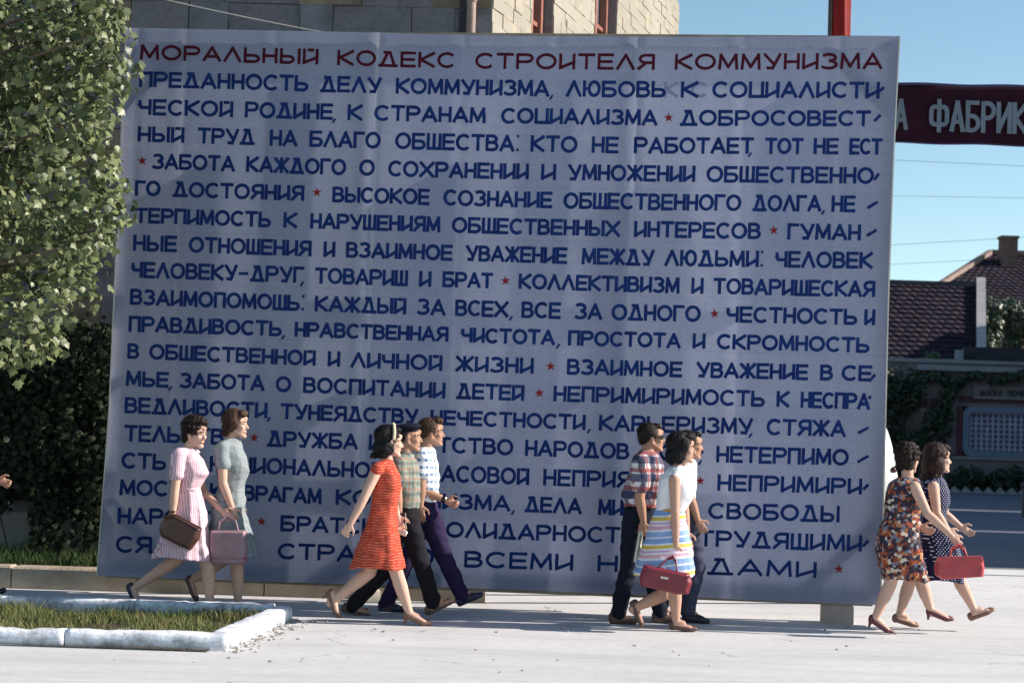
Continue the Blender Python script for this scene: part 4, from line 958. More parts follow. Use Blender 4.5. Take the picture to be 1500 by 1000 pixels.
# big house with hipped roof and chimney
BY2 = 82.0; bh = thing('large_house', (X_(1500, BY2), BY2+6, 0), 'large house with a broad hipped tile roof and a square brick chimney', 'house')
bx0, bx1 = X_(1285, BY2), X_(1800, BY2); bez = Z_(1420, 480, BY2); bry = BY2+7; brz = Z_(1480, 373, bry); lx = X_(1447, bry)
link('wall', mesh('wall', *box(bx0+.5, bx1-.5, BY2+.5, BY2+13.5, 0, bez)), wallm, bh)
rf = link('roof', tiled('roof', bx0, bx1, BY2, bez, bry, brz, .36, 24, .06, .05, rake_l=lx-bx0, rake_r=lx-bx0), tilem, bh)
V = [(bx0, BY2, bez), (bx0, BY2+14, bez), (lx, bry, brz), (bx1, BY2, bez), (bx1, BY2+14, bez), (bx1-(lx-bx0), bry, brz)]
link('roof_side', mesh('roof_side', V, [(0, 2, 1), (3, 4, 5), (1, 2, 5, 4)]), tilem, bh)
link('hip_cap', mesh('hip_cap', *bar((bx0, BY2, bez+.1), (lx, bry, brz+.12), .3, .2)), M('hip_tile', (.30, .22, .19), .85, 3, .2, .1), bh)
link('ridge_cap', mesh('ridge_cap', *bar((lx, bry, brz+.1), (bx1-(lx-bx0), bry, brz+.1), .35, .22)), M('ridge_tile', (.20, .14, .13), .85, 3, .2, .1), bh)
chn = M('chimney_brick', (.13, .085, .08), .9, 4, .25, .5); cyy = BY2+6
ca, cb_ = X_(1461, cyy), X_(1484, cyy); cz0, cz1 = brz-1.2, Z_(1472, 350, cyy)
ch = link('chimney', mesh('chimney', *box(ca, cb_, cyy-.35, cyy+.35, cz0, cz1)), chn, bh); link('chimney_cap', mesh('chimney_cap', *box(ca-.05, cb_+.05, cyy-.42, cyy+.42, cz1, cz1+.13)), chn, ch)
# trees between the houses
gtree = leafmat('background_leaf', (.02, .035, .02), (.045, .07, .035), .15)
for k_, (px, py, rr_, Y) in enumerate(((1462, 468, 1.35, 72), (1496, 478, 1.3, 70), (1530, 470, 1.5, 71), (1440, 500, .8, 69))):
    c0 = at(px, py, Y); t_ = thing('background_tree', (c0.x, Y, 0), ['rounded dark tree right of the pale verge in front of the big roof', 'dark tree at the right picture edge behind the low building', 'dark tree just beyond the right picture edge behind the low building', 'small dark tree close against the pale verge'][k_], 'tree', 'trees between the roofs')
    link('trunk', mesh('trunk', *cone((c0.x, Y, 0), .18, (c0.x, Y, c0.z), .08)), bark, t_)
    pt = [(c0 + Vector((random.gauss(0, .45), random.gauss(0, .4), random.gauss(-.15, .5)))*rr_, random.uniform(.25, .5)*rr_) for _ in range(16)]
    foliage_blob('crown', pt, 110, .07, .14, gtree, t_, 'stuff')
pt = [(at(px_, 522, 61.8), .16) for px_ in (1362, 1366, 1371)]
pk = thing('rooftop_plant', (X_(1366, 61.8), 61.8, Z_(1366, 530, 61.8)), 'small spiky green plant on the parapet below the tiled roof', 'plant')
foliage_blob('foliage', pt, 40, .05, .1, leafmat('plant_green', (.05, .09, .04), (.09, .14, .06)), pk, 'stuff'); link('stem', mesh('stem', *cone(pk.location, .05, pk.location+Vector((0,0,.3)), .02, 6)), bark, pk)
far_m = leafmat('distant_leaf', (.02, .035, .02), (.04, .06, .03), .1)
pt = [(Vector((x_ + random.uniform(-2, 2), 135 + random.uniform(-5, 5), random.uniform(.5, 5.5) + 1.5*math.sin(x_*.11))), random.uniform(1.5, 2.8)) for x_ in range(-10, 190, 2) for _ in range(2)]
foliage_blob('distant_woods', pt, 26, .35, .7, far_m, None, 'stuff', 'dark line of distant trees beyond the houses', 'woods', .3)
# unseen houses added off to the right, gapped to shade the road in bands
hm = M('street_house_plaster', (.42, .37, .30), .9, 1.5, .15, .4)
for k_, (y0, y1, dx, hh) in enumerate(((23.4, 32.9, 17.5, 8.6), (33.75, 42.9, 19.0, 9.2), (44.1, 66, 26.0, 11.0))):
    s_ = thing('street_house', (dx+4, (y0+y1)/2, 0), ['plastered two storey house nearest the square, beyond the right edge', 'second plastered house along the road, beyond the right edge', 'long tall plastered house at the far end of the road, beyond the right edge'][k_], 'house', 'houses shading the road from the right')
    link('wall', mesh('wall', *box(dx, dx+9, y0, y1, 0, hh)), hm, s_)
    V = [(dx-.3, y0, hh), (dx-.3, y1, hh), (dx+9.3, y0, hh), (dx+9.3, y1, hh), (dx+4.5, y0, hh+1.6), (dx+4.5, y1, hh+1.6)]
    link('roof', mesh('roof', V, [(0,4,5,1),(2,3,5,4),(0,2,4),(1,5,3),(0,1,3,2)]), tilem, s_)
    y = y0+1.2
    while y < y1-1.5:
        for z_ in (1.1, 4.3):
            o = link('window', mesh('window', *box(dx-.05, dx-.003, y, y+1.1, z_, z_+1.5)), wf, s_); link('pane', mesh('pane', *box(dx-.058, dx-.052, y+.1, y+1.0, z_+.1, z_+1.4)), glass_m, o)
        y += 2.4
# overhead wires
for k_, (a, b) in enumerate((((1250, 232), (1560, 246)), ((1250, 362), (1560, 344)), ((1250, 390), (1560, 374)), ((1250, 286), (1560, 291)))):
    cable('overhead_wire', (at(a[0], a[1], 46+k_*3), at(b[0], b[1], 46+k_*3)), .005, steel, ['topmost overhead wire crossing the sky below the banner', 'overhead wire running just above the chimney', 'overhead wire crossing above the hip of the big roof', 'overhead wire in the middle of the open sky'][k_])
# dark post at the right picture edge
pq = at(1498.5, 770, 40); dp = thing('iron_post', (pq.x+.05, 40, 0), 'short dark post cut by the right picture edge beside the road', 'post')
link('post', mesh('post', *cone((pq.x+.05, 40, 0), .09, (pq.x+.05, 40, at(1498, 712, 40).z), .08, 12)), steel, dp); link('cap', mesh('cap', *ell((pq.x+.05, 40, at(1498, 712, 40).z+.02), (.12, .12, .08)), smooth=True), steel, dp)
# ================================================================= PEOPLE
def skinmat(name, c):
    n = N(name); col = n.ramp(n.noise(6, 4), [(.3, dim(c, .9)), (.7, dim(c, 1.08))]); n.bump(n.noise(160, 2), .08, .002); m_ = n.done(col, .62, .22)
    n.b.inputs['Subsurface Weight'].default_value = .12; n.b.inputs['Subsurface Radius'].default_value = (.02, .008, .004); n.b.inputs['Subsurface Scale'].default_value = .3
    return m_
skin_w = skinmat('skin_fair', (.56, .36, .28)); skin_m = skinmat('skin_tanned', (.40, .225, .155)); skin_d = skinmat('skin_warm', (.47, .28, .21))
def hairmat(name, c):
    n = N(name); f = n.noise(55, 5, .7, stretch=(1, 1, .35)); n.bump(f, .8, .01); return n.done(n.ramp(f, [(.35, dim(c, .5)), (.7, dim(c, 1.6))]), .55, .25)
h_black = hairmat('black_hair', (.006, .005, .006)); h_dark = hairmat('dark_brown_hair', (.018, .009, .008)); h_brown = hairmat('brown_hair', (.060, .030, .019)); h_red = hairmat('reddish_brown_hair', (.026, .010, .009))
def cloth(name, col, sc=25, amt=.12, bump=.4, rough=.85):
    n = N(name); f = n.noise(sc, 5, .6); n.bump(n.noise(9, 4, .6), bump, .02); return n.done(n.ramp(f, [(.3, dim(col, 1-amt)), (.7, dim(col, 1+amt))]), rough, .15)
def finish_cloth(n, c, bump=.45):
    n.bump(n.noise(9, 4, .6), bump, .02); return n.done(c, .85, .15)
def wavef(n, s, per, ph=0.0): # 0..1 fraction
    return n.math('FRACT', n.math('ADD', n.math('DIVIDE', s, per), ph))
def wob(n, s, sc=6, amp=.012): return n.math('ADD', s, n.math('MULTIPLY', n.math('SUBTRACT', n.noise(sc, 3), .5), amp))
# pink vertical stripes
n = N('pink_stripe_cotton'); X, Y_, Z_s = n.xyz(); s = n.math('ADD', wob(n, X, 5, .03), n.math('MULTIPLY', Y_, .8)); pk_m = finish_cloth(n, n.ramp(wavef(n, s, .021), [(0, (.66, .54, .59)), (.5, (.50, .28, .36))], True))
n = N('grey_cotton'); X, Y_, Z_s = n.xyz(); grey_m = finish_cloth(n, n.mix(n.ramp(n.noise(90, 4, .8), [(.4, (0,0,0)), (.6, (1,1,1))]), (.155, .185, .205), (.30, .335, .35)))
n = N('orange_stripe_knit'); X, Y_, Z_s = n.xyz(); s = n.math('ADD', wob(n, Z_s, 9, .028), n.math('MULTIPLY', n.math('SINE', n.math('MULTIPLY', X, 60)), .003)); br_ = n.math('GREATER_THAN', n.noise(30, 2), .42)
or_m = finish_cloth(n, n.mix(n.math('MULTIPLY', n.math('LESS_THAN', wavef(n, s, .022), .22), br_), n.ramp(n.noise(12, 4), [(.3, (.32, .040, .024)), (.7, (.44, .064, .036))]), (.58, .20, .13)))
def plaid(name, base, lines, per, w2, blend=.75, wobble=.02, c2=None, per2=None):
    n = N(name); X, Y_, Z_s = n.xyz(); sx_ = n.math('ADD', wob(n, X, 5, wobble), n.math('MULTIPLY', Y_, .9)); sz_ = wob(n, Z_s, 4, wobble)
    c = n.mix(n.math('MULTIPLY', n.math('LESS_THAN', wavef(n, sz_, per), w2), blend), base, lines); c = n.mix(n.math('MULTIPLY', n.math('LESS_THAN', wavef(n, sx_, per), w2), blend), c, lines)
    if c2: c = n.mix(n.math('MULTIPLY', n.math('LESS_THAN', wavef(n, sz_, per, .5), .22), .8), c, c2); c = n.mix(n.math('MULTIPLY', n.math('LESS_THAN', wavef(n, sx_, per, .5), .22), .7), c, c2)
    return finish_cloth(n, c)
pl_green = plaid('green_plaid', (.25, .28, .24), (.09, .135, .125), .085, .34, .7, .03, (.27, .18, .145))
n = N('blue_check'); X, Y_, Z_s = n.xyz(); c = n.mix(n.math('LESS_THAN', wavef(n, wob(n, Z_s, 5, .015), .062), .42), (.74, .79, .83), (.14, .22, .42)); c = n.mix(n.math('MULTIPLY', n.math('LESS_THAN', wavef(n, n.math('ADD', wob(n, X, 5, .02), Y_), .07), .5), .6), c, (.72, .78, .84)); pl_blue = finish_cloth(n, c)
pl_red = plaid('bold_plaid', (.62, .61, .64), (.028, .032, .085), .15, .42, .82, .035, (.27, .06, .06))
n = N('banded_skirt_cotton'); X, Y_, Z_s = n.xyz(); s = n.math('ADD', wob(n, Z_s, 4, .02), n.math('MULTIPLY', X, -.10)); f = wavef(n, s, .225, .57)
skirt_m = finish_cloth(n, n.ramp(f, [(0, (.62, .44, .09)), (.12, (.68, .70, .72)), (.18, (.20, .32, .56)), (.36, (.62, .64, .72)), (.42, (.24, .36, .60)), (.60, (.66, .66, .70)), (.68, (.64, .36, .44)), (.80, (.70, .68, .70)), (.86, (.52, .36, .54)), (.94, (.72, .70, .70))], True))
n = N('floral_cotton'); vp = n.vor(38); sep = n.t.nodes.new('ShaderNodeSeparateColor'); n.t.links.new(vp, sep.inputs[0])
c = n.ramp(sep.outputs[0], [(0, (.035, .028, .045)), (.30, (.26, .062, .032)), (.48, (.05, .035, .045)), (.66, (.56, .48, .41)), (.77, (.40, .17, .08)), (.90, (.17, .19, .25))], True); floral_m = finish_cloth(n, c)
n = N('navy_dots'); X, Y_, Z_s = n.xyz(); s1 = n.math('SINE', n.math('MULTIPLY', n.math('ADD', n.math('ADD', wob(n, X, 5, .02), Y_), n.math('MULTIPLY', Z_s, 1.0)), 2*math.pi/.034)); s2 = n.math('SINE', n.math('MULTIPLY', n.math('SUBTRACT', n.math('ADD', X, Y_), n.math('MULTIPLY', Z_s, 1.0)), 2*math.pi/.034))
dots_m = finish_cloth(n, n.mix(n.math('GREATER_THAN', n.math('MULTIPLY', n.math('MAXIMUM', s1, 0), n.math('MAXIMUM', s2, 0)), .45), (.012, .014, .055), (.60, .62, .70)))
white_m = cloth('white_cotton', (.76, .77, .79), 12, .05); offw_m = cloth('offwhite_shirt', (.68, .63, .62), 12, .06)
black_t = cloth('black_trouser', (.010, .010, .014)); navy_t = cloth('navy_trouser', (.014, .018, .055)); plum_t = cloth('plum_navy_trouser', (.022, .014, .050)); slate_t = cloth('slate_trouser', (.045, .052, .085)); dknavy = cloth('dark_navy_trouser', (.008, .011, .022))
beret_m = cloth('navy_felt', (.007, .009, .022)); band_m = cloth('cream_band', (.68, .58, .40)); pinkw = cloth('pink_belt', (.62, .42, .48))
def leather(name, c): return M(name, c, .42, 10, .18, .25, 40, .5, .006)
sh_navy = leather('navy_leather', (.012, .014, .04)); sh_tan = leather('tan_leather', (.17, .085, .055)); sh_brown = leather('brown_leather', (.085, .045, .032)); sh_black = leather('black_leather', (.012, .012, .016)); sh_burg = leather('burgundy_leather', (.10, .02, .028)); sh_white = leather('pale_leather', (.52, .44, .38))
eyew = N('eye_white').done((.42, .36, .33), .3, .5); eyed = N('iris').done((.02, .014, .01), .2, .5); lens = N('dark_lens').done((.008, .008, .01), .12, .6); lipm = N('lip').done((.42, .12, .10), .5, .3); whitep = cloth('paper', (.66, .64, .58), 8, .06)

def head_parts(hc, Mh, neck, nr_=.050, male=False):
    T = lambda x, y, z: hc + Mh @ Vector((x, y, z)); P = []
    E = lambda c, r_: P.append(ell(T(*c), r_, Mh, 18, 12))
    Cn = lambda a, ra, b, rb: P.append(cone(T(*a), ra, T(*b), rb, 10))
    k_ = 1.06 if male else 1.0
    E((-.014, 0, .030), (.099, .074, .085)); E((.030, 0, -.030), (.060, .058, .080)); E((.045, 0, -.070), (.042, .042, .045))
    for s in (-1, 1):
        Cn((-.005, s*.054, -.045), .022, (.070, s*.012, -.098), .019*k_); E((.058, s*.036, -.022), (.026, .022, .024)); Cn((.072, s*.012, .022), .012*k_, (.060, s*.048, .020), .012)
        E((-.006, s*.077, -.012), (.019, .008, .031)); Cn((.092, s*.011, -.034), .007, (.088, s*.013, -.036), .006)
    E((.078, 0, -.100), (.020, .024, .018)); Cn((.082, 0, .010), .009, (.105, 0, -.026), .0115); E((.100, 0, -.030), (.014, .013, .010))
    E((.083, 0, -.060), (.013, .024, .0065)); E((.080, 0, -.071), (.013, .021, .007)); Cn((.078, 0, .05), .02, (.080, 0, .03), .012)
    P.append(cone(T(-.022, 0, -.045), nr_, neck, nr_*1.10, 16))
    return P
def hand_parts(wr, tip, nrm, curl=.5, thumb=None, spread=1.0, sc=1.0):
    d = (tip-wr).normalized(); n = nrm - d*nrm.dot(d); n.normalize(); l = d.cross(n).normalized()
    if thumb is None: thumb = Vector((1, 0, 0))
    if l.dot(thumb) < 0: l = -l
    M3 = Matrix((d, l, n)).transposed(); P = [ell(wr + d*.048*sc, (.056*sc, .037*sc, .0155*sc), M3, 14, 9), cone(wr-d*.02, .0225*sc, wr+d*.03*sc, .020*sc)]
    for off, ln, c_ in ((.030, .070, 1.0), (.010, .080, 1.02), (-.010, .074, 1.08), (-.029, .058, 1.15)):
        p = wr + d*.082*sc + l*off*sc; a = curl*.35*c_; r_ = .0088*sc; off_dir = l*off*4*spread
        for seg, fr in ((0, .45), (1, .32), (2, .23)):
            dd = (d*math.cos(a) + n*math.sin(a) + off_dir*(.12)).normalized(); q = p + dd*ln*fr*sc; P.append(cone(p, r_, q, r_*.92, 8)); p = q; r_ *= .92; a += curl*.95*c_
    p = wr + d*.022*sc + l*.026*sc; q = p + (d*.6 + l*.75 + n*.25).normalized()*.042*sc; r2 = q + (d*.9 + l*.15 + n*.45*curl).normalized()*.034*sc
    P += [cone(p, .0125*sc, q, .0105*sc, 8), cone(q, .0105*sc, r2, .0085*sc, 8)]
    return P
def ring(c, hx, hy, n=40, e=2.3, fold=0, nf=9, ph=0, tw=0.0):
    P = []
    for k_ in range(n):
        a = 2*math.pi*k_/n; ca, sa = math.cos(a), math.sin(a); r_ = 1 + fold*(math.sin(nf*a+ph) + .5*math.sin((nf*2+1)*a + ph*2.3))
        x = hx*math.copysign(abs(ca)**(2/e), ca)*r_; y = hy*math.copysign(abs(sa)**(2/e), sa)*r_
        P.append(Vector((c.x + x*math.cos(tw) - y*math.sin(tw), c.y + x*math.sin(tw) + y*math.cos(tw), c.z)))
    return P
HAIR = {
 'short': lambda: [((-.030,0,.048),(.098,.083,.080)), ((-.062,0,-.002),(.056,.070,.062)), ((.045,.0,.098),(.046,.052,.024)), ((-.012,.062,.03),(.05,.024,.05)), ((-.012,-.062,.03),(.05,.024,.05))],
 'quiff': lambda: [((-.030,0,.048),(.098,.083,.080)), ((-.062,0,-.002),(.056,.070,.058)), ((.050,.0,.102),(.050,.050,.030)), ((.075,-.01,.100),(.026,.036,.02)), ((-.012,.062,.03),(.05,.024,.05)), ((-.012,-.062,.03),(.05,.024,.05))],
 'curly': lambda: [((-.030,0,.045),(.106,.092,.090)), ((-.058,0,-.030),(.066,.078,.062)), ((.040,0,.100),(.050,.060,.030))] + [((-.03+.10*math.cos(a)*math.cos(b), .088*math.sin(a)*math.cos(b), .045+.088*math.sin(b)), (.020+.008*random.random(),.022,.020)) for a in [R(x+random.uniform(-9, 9)) for x in range(40, 330, 24)] for b in (R(-25), R(5), R(35), R(62))] + [((-.065, y, z), (.026,.024,.024)) for y in (-.06,-.02,.02,.06) for z in (-.07,-.045)],
 'wavy': lambda: [((-.030,0,.045),(.104,.090,.088)), ((-.060,0,-.030),(.062,.078,.062)), ((.048,0,.094),(.050,.056,.030)), ((.0,-.075,.0),(.045,.024,.050)), ((.0,.075,.0),(.045,.024,.050)), ((-.02,-.078,-.045),(.032,.022,.024)), ((-.07,-.05,-.085),(.032,.03,.022)), ((-.085,.0,-.08),(.03,.03,.025)), ((.07,-.035,.082),(.028,.026,.020))],
 'bob': lambda: [((-.030,0,.048),(.110,.096,.096)), ((-.070,0,-.055),(.066,.085,.085)), ((-.022,-.072,-.045),(.062,.032,.082)), ((-.022,.072,-.045),(.062,.032,.082)), ((.050,0,.100),(.046,.062,.028)), ((.020,-.082,.02),(.042,.02,.06)), ((.020,.082,.02),(.042,.02,.06))],
 'flip': lambda: [((-.030,0,.050),(.108,.092,.094)), ((-.075,0,-.050),(.062,.080,.080)), ((-.030,-.070,-.045),(.058,.030,.072)), ((-.030,.070,-.045),(.058,.030,.072)), ((.045,0,.100),(.045,.058,.026)), ((-.115,0,-.115),(.036,.058,.026)), ((-.06,-.06,-.112),(.045,.03,.022)), ((-.06,.06,-.112),(.045,.03,.022))],
 'long': lambda: [((-.030,0,.048),(.110,.096,.098)), ((-.078,0,-.060),(.070,.088,.105)), ((-.030,-.072,-.055),(.062,.032,.095)), ((-.030,.072,-.055),(.062,.032,.095)), ((.046,0,.102),(.048,.060,.028)), ((-.110,0,-.155),(.055,.070,.035)), ((-.05,-.06,-.145),(.055,.035,.03)), ((.072,0,.092),(.030,.045,.022))],
 'beret': lambda: [((-.040,0,.020),(.088,.081,.070)), ((-.062,0,-.020),(.050,.068,.050))],
}
def person(label, crop, Yp, chin, head, yaw, pitch, neck, armN, armF, legN, legF, prof, skin, hair, hairm, male, garment, gmat, pants=None, pmat=None, shoes=None, smat=None, sleeves=None, body_r=.87, twist=0.0, fold=(.0, .05), nf=8, group='people walking past the panel', curls=(.5, .5), extra=None, hsc=1.0, name='person', planted=(True, True), skirt=None, skirt_mat=None, nr=None, collar=False):
    ox, oy, k_ = crop
    def J(c, dy=0.0): return at(ox + c[0]/k_, oy + c[1]/k_, Yp+dy)
    ppm = FPX/Yp*k_
    base = gnd(ox + head[0]/k_, 905); root = thing(name, (J(head).x, Yp, 0), label, 'person', group)
    hc = J(head); yw = R(yaw); Mh = (Matrix.Rotation(yw, 3, 'Z') @ Matrix.Rotation(R(pitch), 3, 'Y')) * hsc if False else (Matrix.Rotation(yw, 3, 'Z') @ Matrix.Rotation(R(pitch), 3, 'Y'))
    nk = J(neck); body = head_parts(hc, Mh, nk, nr or (.058 if male else .046), male)
    g = 1.12 if male else 1.0
    # torso inside the clothes
    rings = []
    for (y, xb, xf, d) in prof:
        c = J(((xb+xf)/2, y)); hx = (xf-xb)/2/ppm; rings.append((c, hx, d))
    rings_b = [ring(c, max(.03, hx*body_r - .006), max(.03, d*body_r-.006), 28, 2.2, tw=twist) for c, hx, d in rings if True]
    zhip = J((0, legN[0][1])).z - .02
    rb = [r_ for r_ in rings_b if r_[0].z > zhip-.12]
    if len(rb) < 2: rb = rings_b[:4]
    body.append(loft(rb)); top_ring = rings[0]
    body.append(cone(nk, (.058 if male else .046), rings[1][0] + Vector((0,0,-.02)), .055, 14))
    sw = .16 if not male else .19
    arms = []
    for arm, sgn, cu in ((armN, -1, curls[0]), (armF, 1, curls[1])):
        if arm is None: continue
        S, E_, W, Tp = [J(p[:2], p[2]) for p in arm[:4]]
        body += [cone(S, .050*g, S.lerp(E_, .5), .043*g), cone(S.lerp(E_, .5), .043*g, E_, .036*g), cone(E_, .037*g, E_.lerp(W, .35), .037*g), cone(E_.lerp(W, .35), .037*g, W, .0245*g)]
        body += [cone(rings[1][0]+Vector((0, sgn*.05, -.04)), .05, S, .048*g)]
        body += hand_parts(W, Tp, Vector((.15, -sgn, 0)) if len(arm) < 5 else Vector(arm[4]), cu, sc=1.04 if male else .95)
        arms.append((S, E_, W))
    legs = []
    for leg, sgn, pf in ((legN, -1, planted[0]), (legF, 1, planted[1])):
        dy = sgn*(.085 if male else .058)
        H, K, A, He, To = [J(p, dy) for p in leg]
        heel_h = .05 if shoes in ('pump',) else .0
        if pf:
            low = min(He.z, To.z); sh_ = Vector((0, 0, -low + .004)); A = A + sh_; He = He + sh_; To = To + sh_; K = K + sh_*.5
        f = (To-He).normalized(); side = Vector((0, 1, 0)); up = side.cross(f)*-1
        if up.dot(A-He) < 0: up = -up
        L = (To-He).length
        if L < .225 or True:
            L = max(.225, min(.27, L)) if not male else max(.25, min(.30, L))
        To = He + f*L
        Hf = He + up*(.042+heel_h) + f*.03; ball = He + f*(L*.70) + up*.028; toe = He + f*(L-.03) + up*.020
        if pants is None:
            body += [cone(H, .075, H.lerp(K, .55), .064), cone(H.lerp(K, .55), .064, K, .055), cone(K, .055, K.lerp(A, .30)+(K-A).cross(side).normalized()*0, .0545), cone(K.lerp(A, .30), .0545, K.lerp(A, .65), .042), cone(K.lerp(A, .65), .042, A, .031)]
            cb = (A-K).normalized().cross(side); cb = cb if cb.x < 0 else -cb
            body.append(cone(K.lerp(A, .18)+cb*.012, .046, K.lerp(A, .45)+cb*.010, .042))
        else: body += [cone(K, .05, A, .036), cone(H, .08, K, .05)]
        body += [cone(A, .033, Hf, .030), cone(A, .033, (A+ball)/2+up*.012, .028)]
        for s in (-1, 1):
            body += [cone(Hf + side*.006*s, .026, ball+side*.017*s, .022), cone(ball+side*.017*s, .022, toe+side*.013*s, .015)]
        legs.append((H, K, A, He, Hf, ball, toe, To, f, up, L, side, sgn))
    bm_ = fuse('body', body, .0062, 3); b_ = link('body', bm_, skin, root)
    # head details
    T = lambda x, y, z: hc + Mh @ Vector((x, y, z))
    for s in (-1, 1):
        e_ = link('eye', mesh('eye', *ell(T(.0705, s*.029, .004), (.0120, .0145, .0058), Mh, 12, 8), smooth=True), eyew, root)
        link('iris', mesh('iris', *ell(T(.0800, s*.029, .004), (.0045, .0085, .0058), Mh, 10, 6), smooth=True), eyed, e_)
        link('eyebrow', mesh('eyebrow', *cone(T(.086, s*.016, .023), .0042, T(.070, s*.050, .025), .0032, 6), smooth=True), h_dark if hairm is not h_black else h_black, root)
    link('lips', mesh('lips', *ell(T(.0885, 0, -.0655), (.0085, .020, .0075), Mh, 12, 8), smooth=True), lipm, root)
    hp = [ell(T(*c), r_, Mh, 16, 10) for c, r_ in HAIR[hair]()]
    hm_ = fuse('hair', hp, .0062, 2); 
    co = np.empty(len(hm_.vertices)*3); hm_.vertices.foreach_get('co', co); co = co.reshape(-1, 3); nrv = np.empty_like(co.ravel()); hm_.vertices.foreach_get('normal', nrv); nrv = nrv.reshape(-1, 3)
    cf = 62 if hair in ('curly', 'wavy') else 45; ca_ = .013 if hair == 'curly' else .008
    off = np.array([mnoise.noise(Vector((p[0]*cf, p[1]*cf, p[2]*cf*(.8 if hair == 'curly' else .5)))) for p in co])*ca_; hm_.vertices.foreach_set('co', (co+nrv*off[:, None]).ravel()); hm_.update()
    hb = MB(); 
    nv_ = len(co)
    for _ in range(1300 if hair != 'beret' else 200):
        i_ = random.randrange(nv_); p = Vector(co[i_]); nn = Vector(nrv[i_])
        g_ = Mh @ Vector((-.75, random.uniform(-.35, .35), -.75 if hair not in ('curly',) else random.uniform(-1, 1))) + Vector((random.gauss(0, .25), random.gauss(0, .25), random.gauss(0, .25))); t_ = g_ - nn*g_.dot(nn); t_.normalize()
        if (Mh.transposed() @ (p - hc)).x > .055 and random.random() < .8: continue
        L_ = random.uniform(.018, .045); w_ = t_.cross(nn).normalized()*.0011; a0 = p + nn*.001; a1 = p + t_*L_*.5 + nn*random.uniform(.003, .008); a2 = p + t_*L_ + nn*random.uniform(.000, .011)
        hb.add(([a0-w_, a0+w_, a1+w_, a1-w_, a2+w_*.4, a2-w_*.4], [(0,1,2,3), (3,2,4,5)]))
    hobj = link('hair', hm_, hairm, root); link('loose_strands', hb.me('loose_strands'), hairm, hobj, kind='stuff')
    # garment
    def garm(prof_, closed_bottom, nm, mat_, sl=None, folds=fold, infl=0.0, vox=.0072):
        parts = []; RR = []
        n_ = len(prof_)
        # densify
        dense = []
        for i in range(n_-1):
            a_, b_2 = prof_[i], prof_[i+1]
            for j in range(4):
                t = j/4; ts = t; dense.append(tuple(a_[q]+(b_2[q]-a_[q])*ts for q in range(4)))
        dense.append(prof_[-1]); m_ = len(dense)
        for i, (y, xb, xf, d) in enumerate(dense):
            t = i/(m_-1); c = J(((xb+xf)/2, y)); fa = folds[0] + (folds[1]-folds[0])*t**1.6
            q = ring(c, (xf-xb)/2/ppm + infl, d+infl, 64, 2.25 + (.5*t if not male else 0), fa, nf, .7+t*.9, twist)
            if t > .75: q = [p + Vector((0,0,.012*math.sin(3*k2/64*2*math.pi+1)*(t-.75)*4)) for k2, p in enumerate(q)]
            RR.append(q)
        if not closed_bottom:
            c1 = sum(RR[-1], Vector())/64
            inn = [c1 + (p-c1)*.93 for p in RR[-1]]; RR.append(inn)
            c2 = sum(RR[-6], Vector())/64; RR.append([Vector((c2.x+(p.x-c2.x)*.86, c2.y+(p.y-c2.y)*.86, c2.z)) for p in RR[-7]])
        parts.append(loft(RR))
        if sl:
            for (S, E_, W), (frac, r0, r1) in zip(arms, sl):
                if frac <= 0: continue
                en = S.lerp(E_, frac); parts.append(cone(S + Vector((0,0,-.005)), r0, en, r1, 16)); parts.append(cone(rings[1][0]+Vector((0, (S.y-rings[1][0].y)*.35, -.03)), .055, S, r0*.98, 14))
        gmesh = fuse(nm, parts, vox, 2)
        co = np.empty(len(gmesh.vertices)*3); gmesh.vertices.foreach_get('co', co); co = co.reshape(-1, 3); nrv = np.empty_like(co.ravel()); gmesh.vertices.foreach_get('normal', nrv); nrv = nrv.reshape(-1, 3)
        sd_ = hc.x*3.7
        off = np.array([mnoise.noise(Vector((p[0]*7+p[2]*5+sd_, p[1]*7, p[2]*15-p[0]*6)))*(.014 if male else .0095) + mnoise.noise(Vector((p[0]*19+sd_, p[1]*19, p[2]*24)))*(.005 if male else .003) for p in co])
        gmesh.vertices.foreach_set('co', (co+nrv*(off+.0015)[:, None]).ravel()); gmesh.update()
        return link(nm, gmesh, mat_, root)
    if skirt: garm(prof, True, garment, gmat, sleeves); garm(skirt, False, 'skirt', skirt_mat, None)
    else: garm(prof, pants is not None, garment, gmat, sleeves)
    if collar:
        cm_ = [ring(nk + Vector((0,0,.012)), .064, .060, 28), ring(nk + Vector((.0,0,-.030)), .085, .080, 28)]
        link('collar', fuse('collar', [loft(cm_)], .007, 1), gmat, root)
    if pants:
        pp_ = []
        rr_ = [ring(J(((xb+xf)/2, y)), (xf-xb)/2/ppm, d, 40) for (y, xb, xf, d) in pants]
        pp_.append(loft(rr_))
        for (H, K, A, He, Hf, ball, toe, To, f, up, L, side, sgn) in legs:
            cu = A + (K-A).normalized()*.005
            pp_ += [cone(H + Vector((0,0,.02)), .100, H.lerp(K, .5), .092, 18), cone(H.lerp(K, .5), .092, K, .076, 18), cone(K, .076, K.lerp(A, .5), .070, 18), cone(K.lerp(A, .5), .070, cu, .066, 18)]
        tm = fuse('trousers', pp_, .0075, 3)
        co = np.empty(len(tm.vertices)*3); tm.vertices.foreach_get('co', co); co = co.reshape(-1, 3); nrv = np.empty_like(co.ravel()); tm.vertices.foreach_get('normal', nrv); nrv = nrv.reshape(-1, 3)
        off = np.array([mnoise.noise(Vector((p[0]*9, p[1]*9+p[2]*4, p[2]*16))) for p in co])*.012; tm.vertices.foreach_set('co', (co+nrv*off[:, None]).ravel()); tm.update()
        link('trousers', tm, pmat, root)
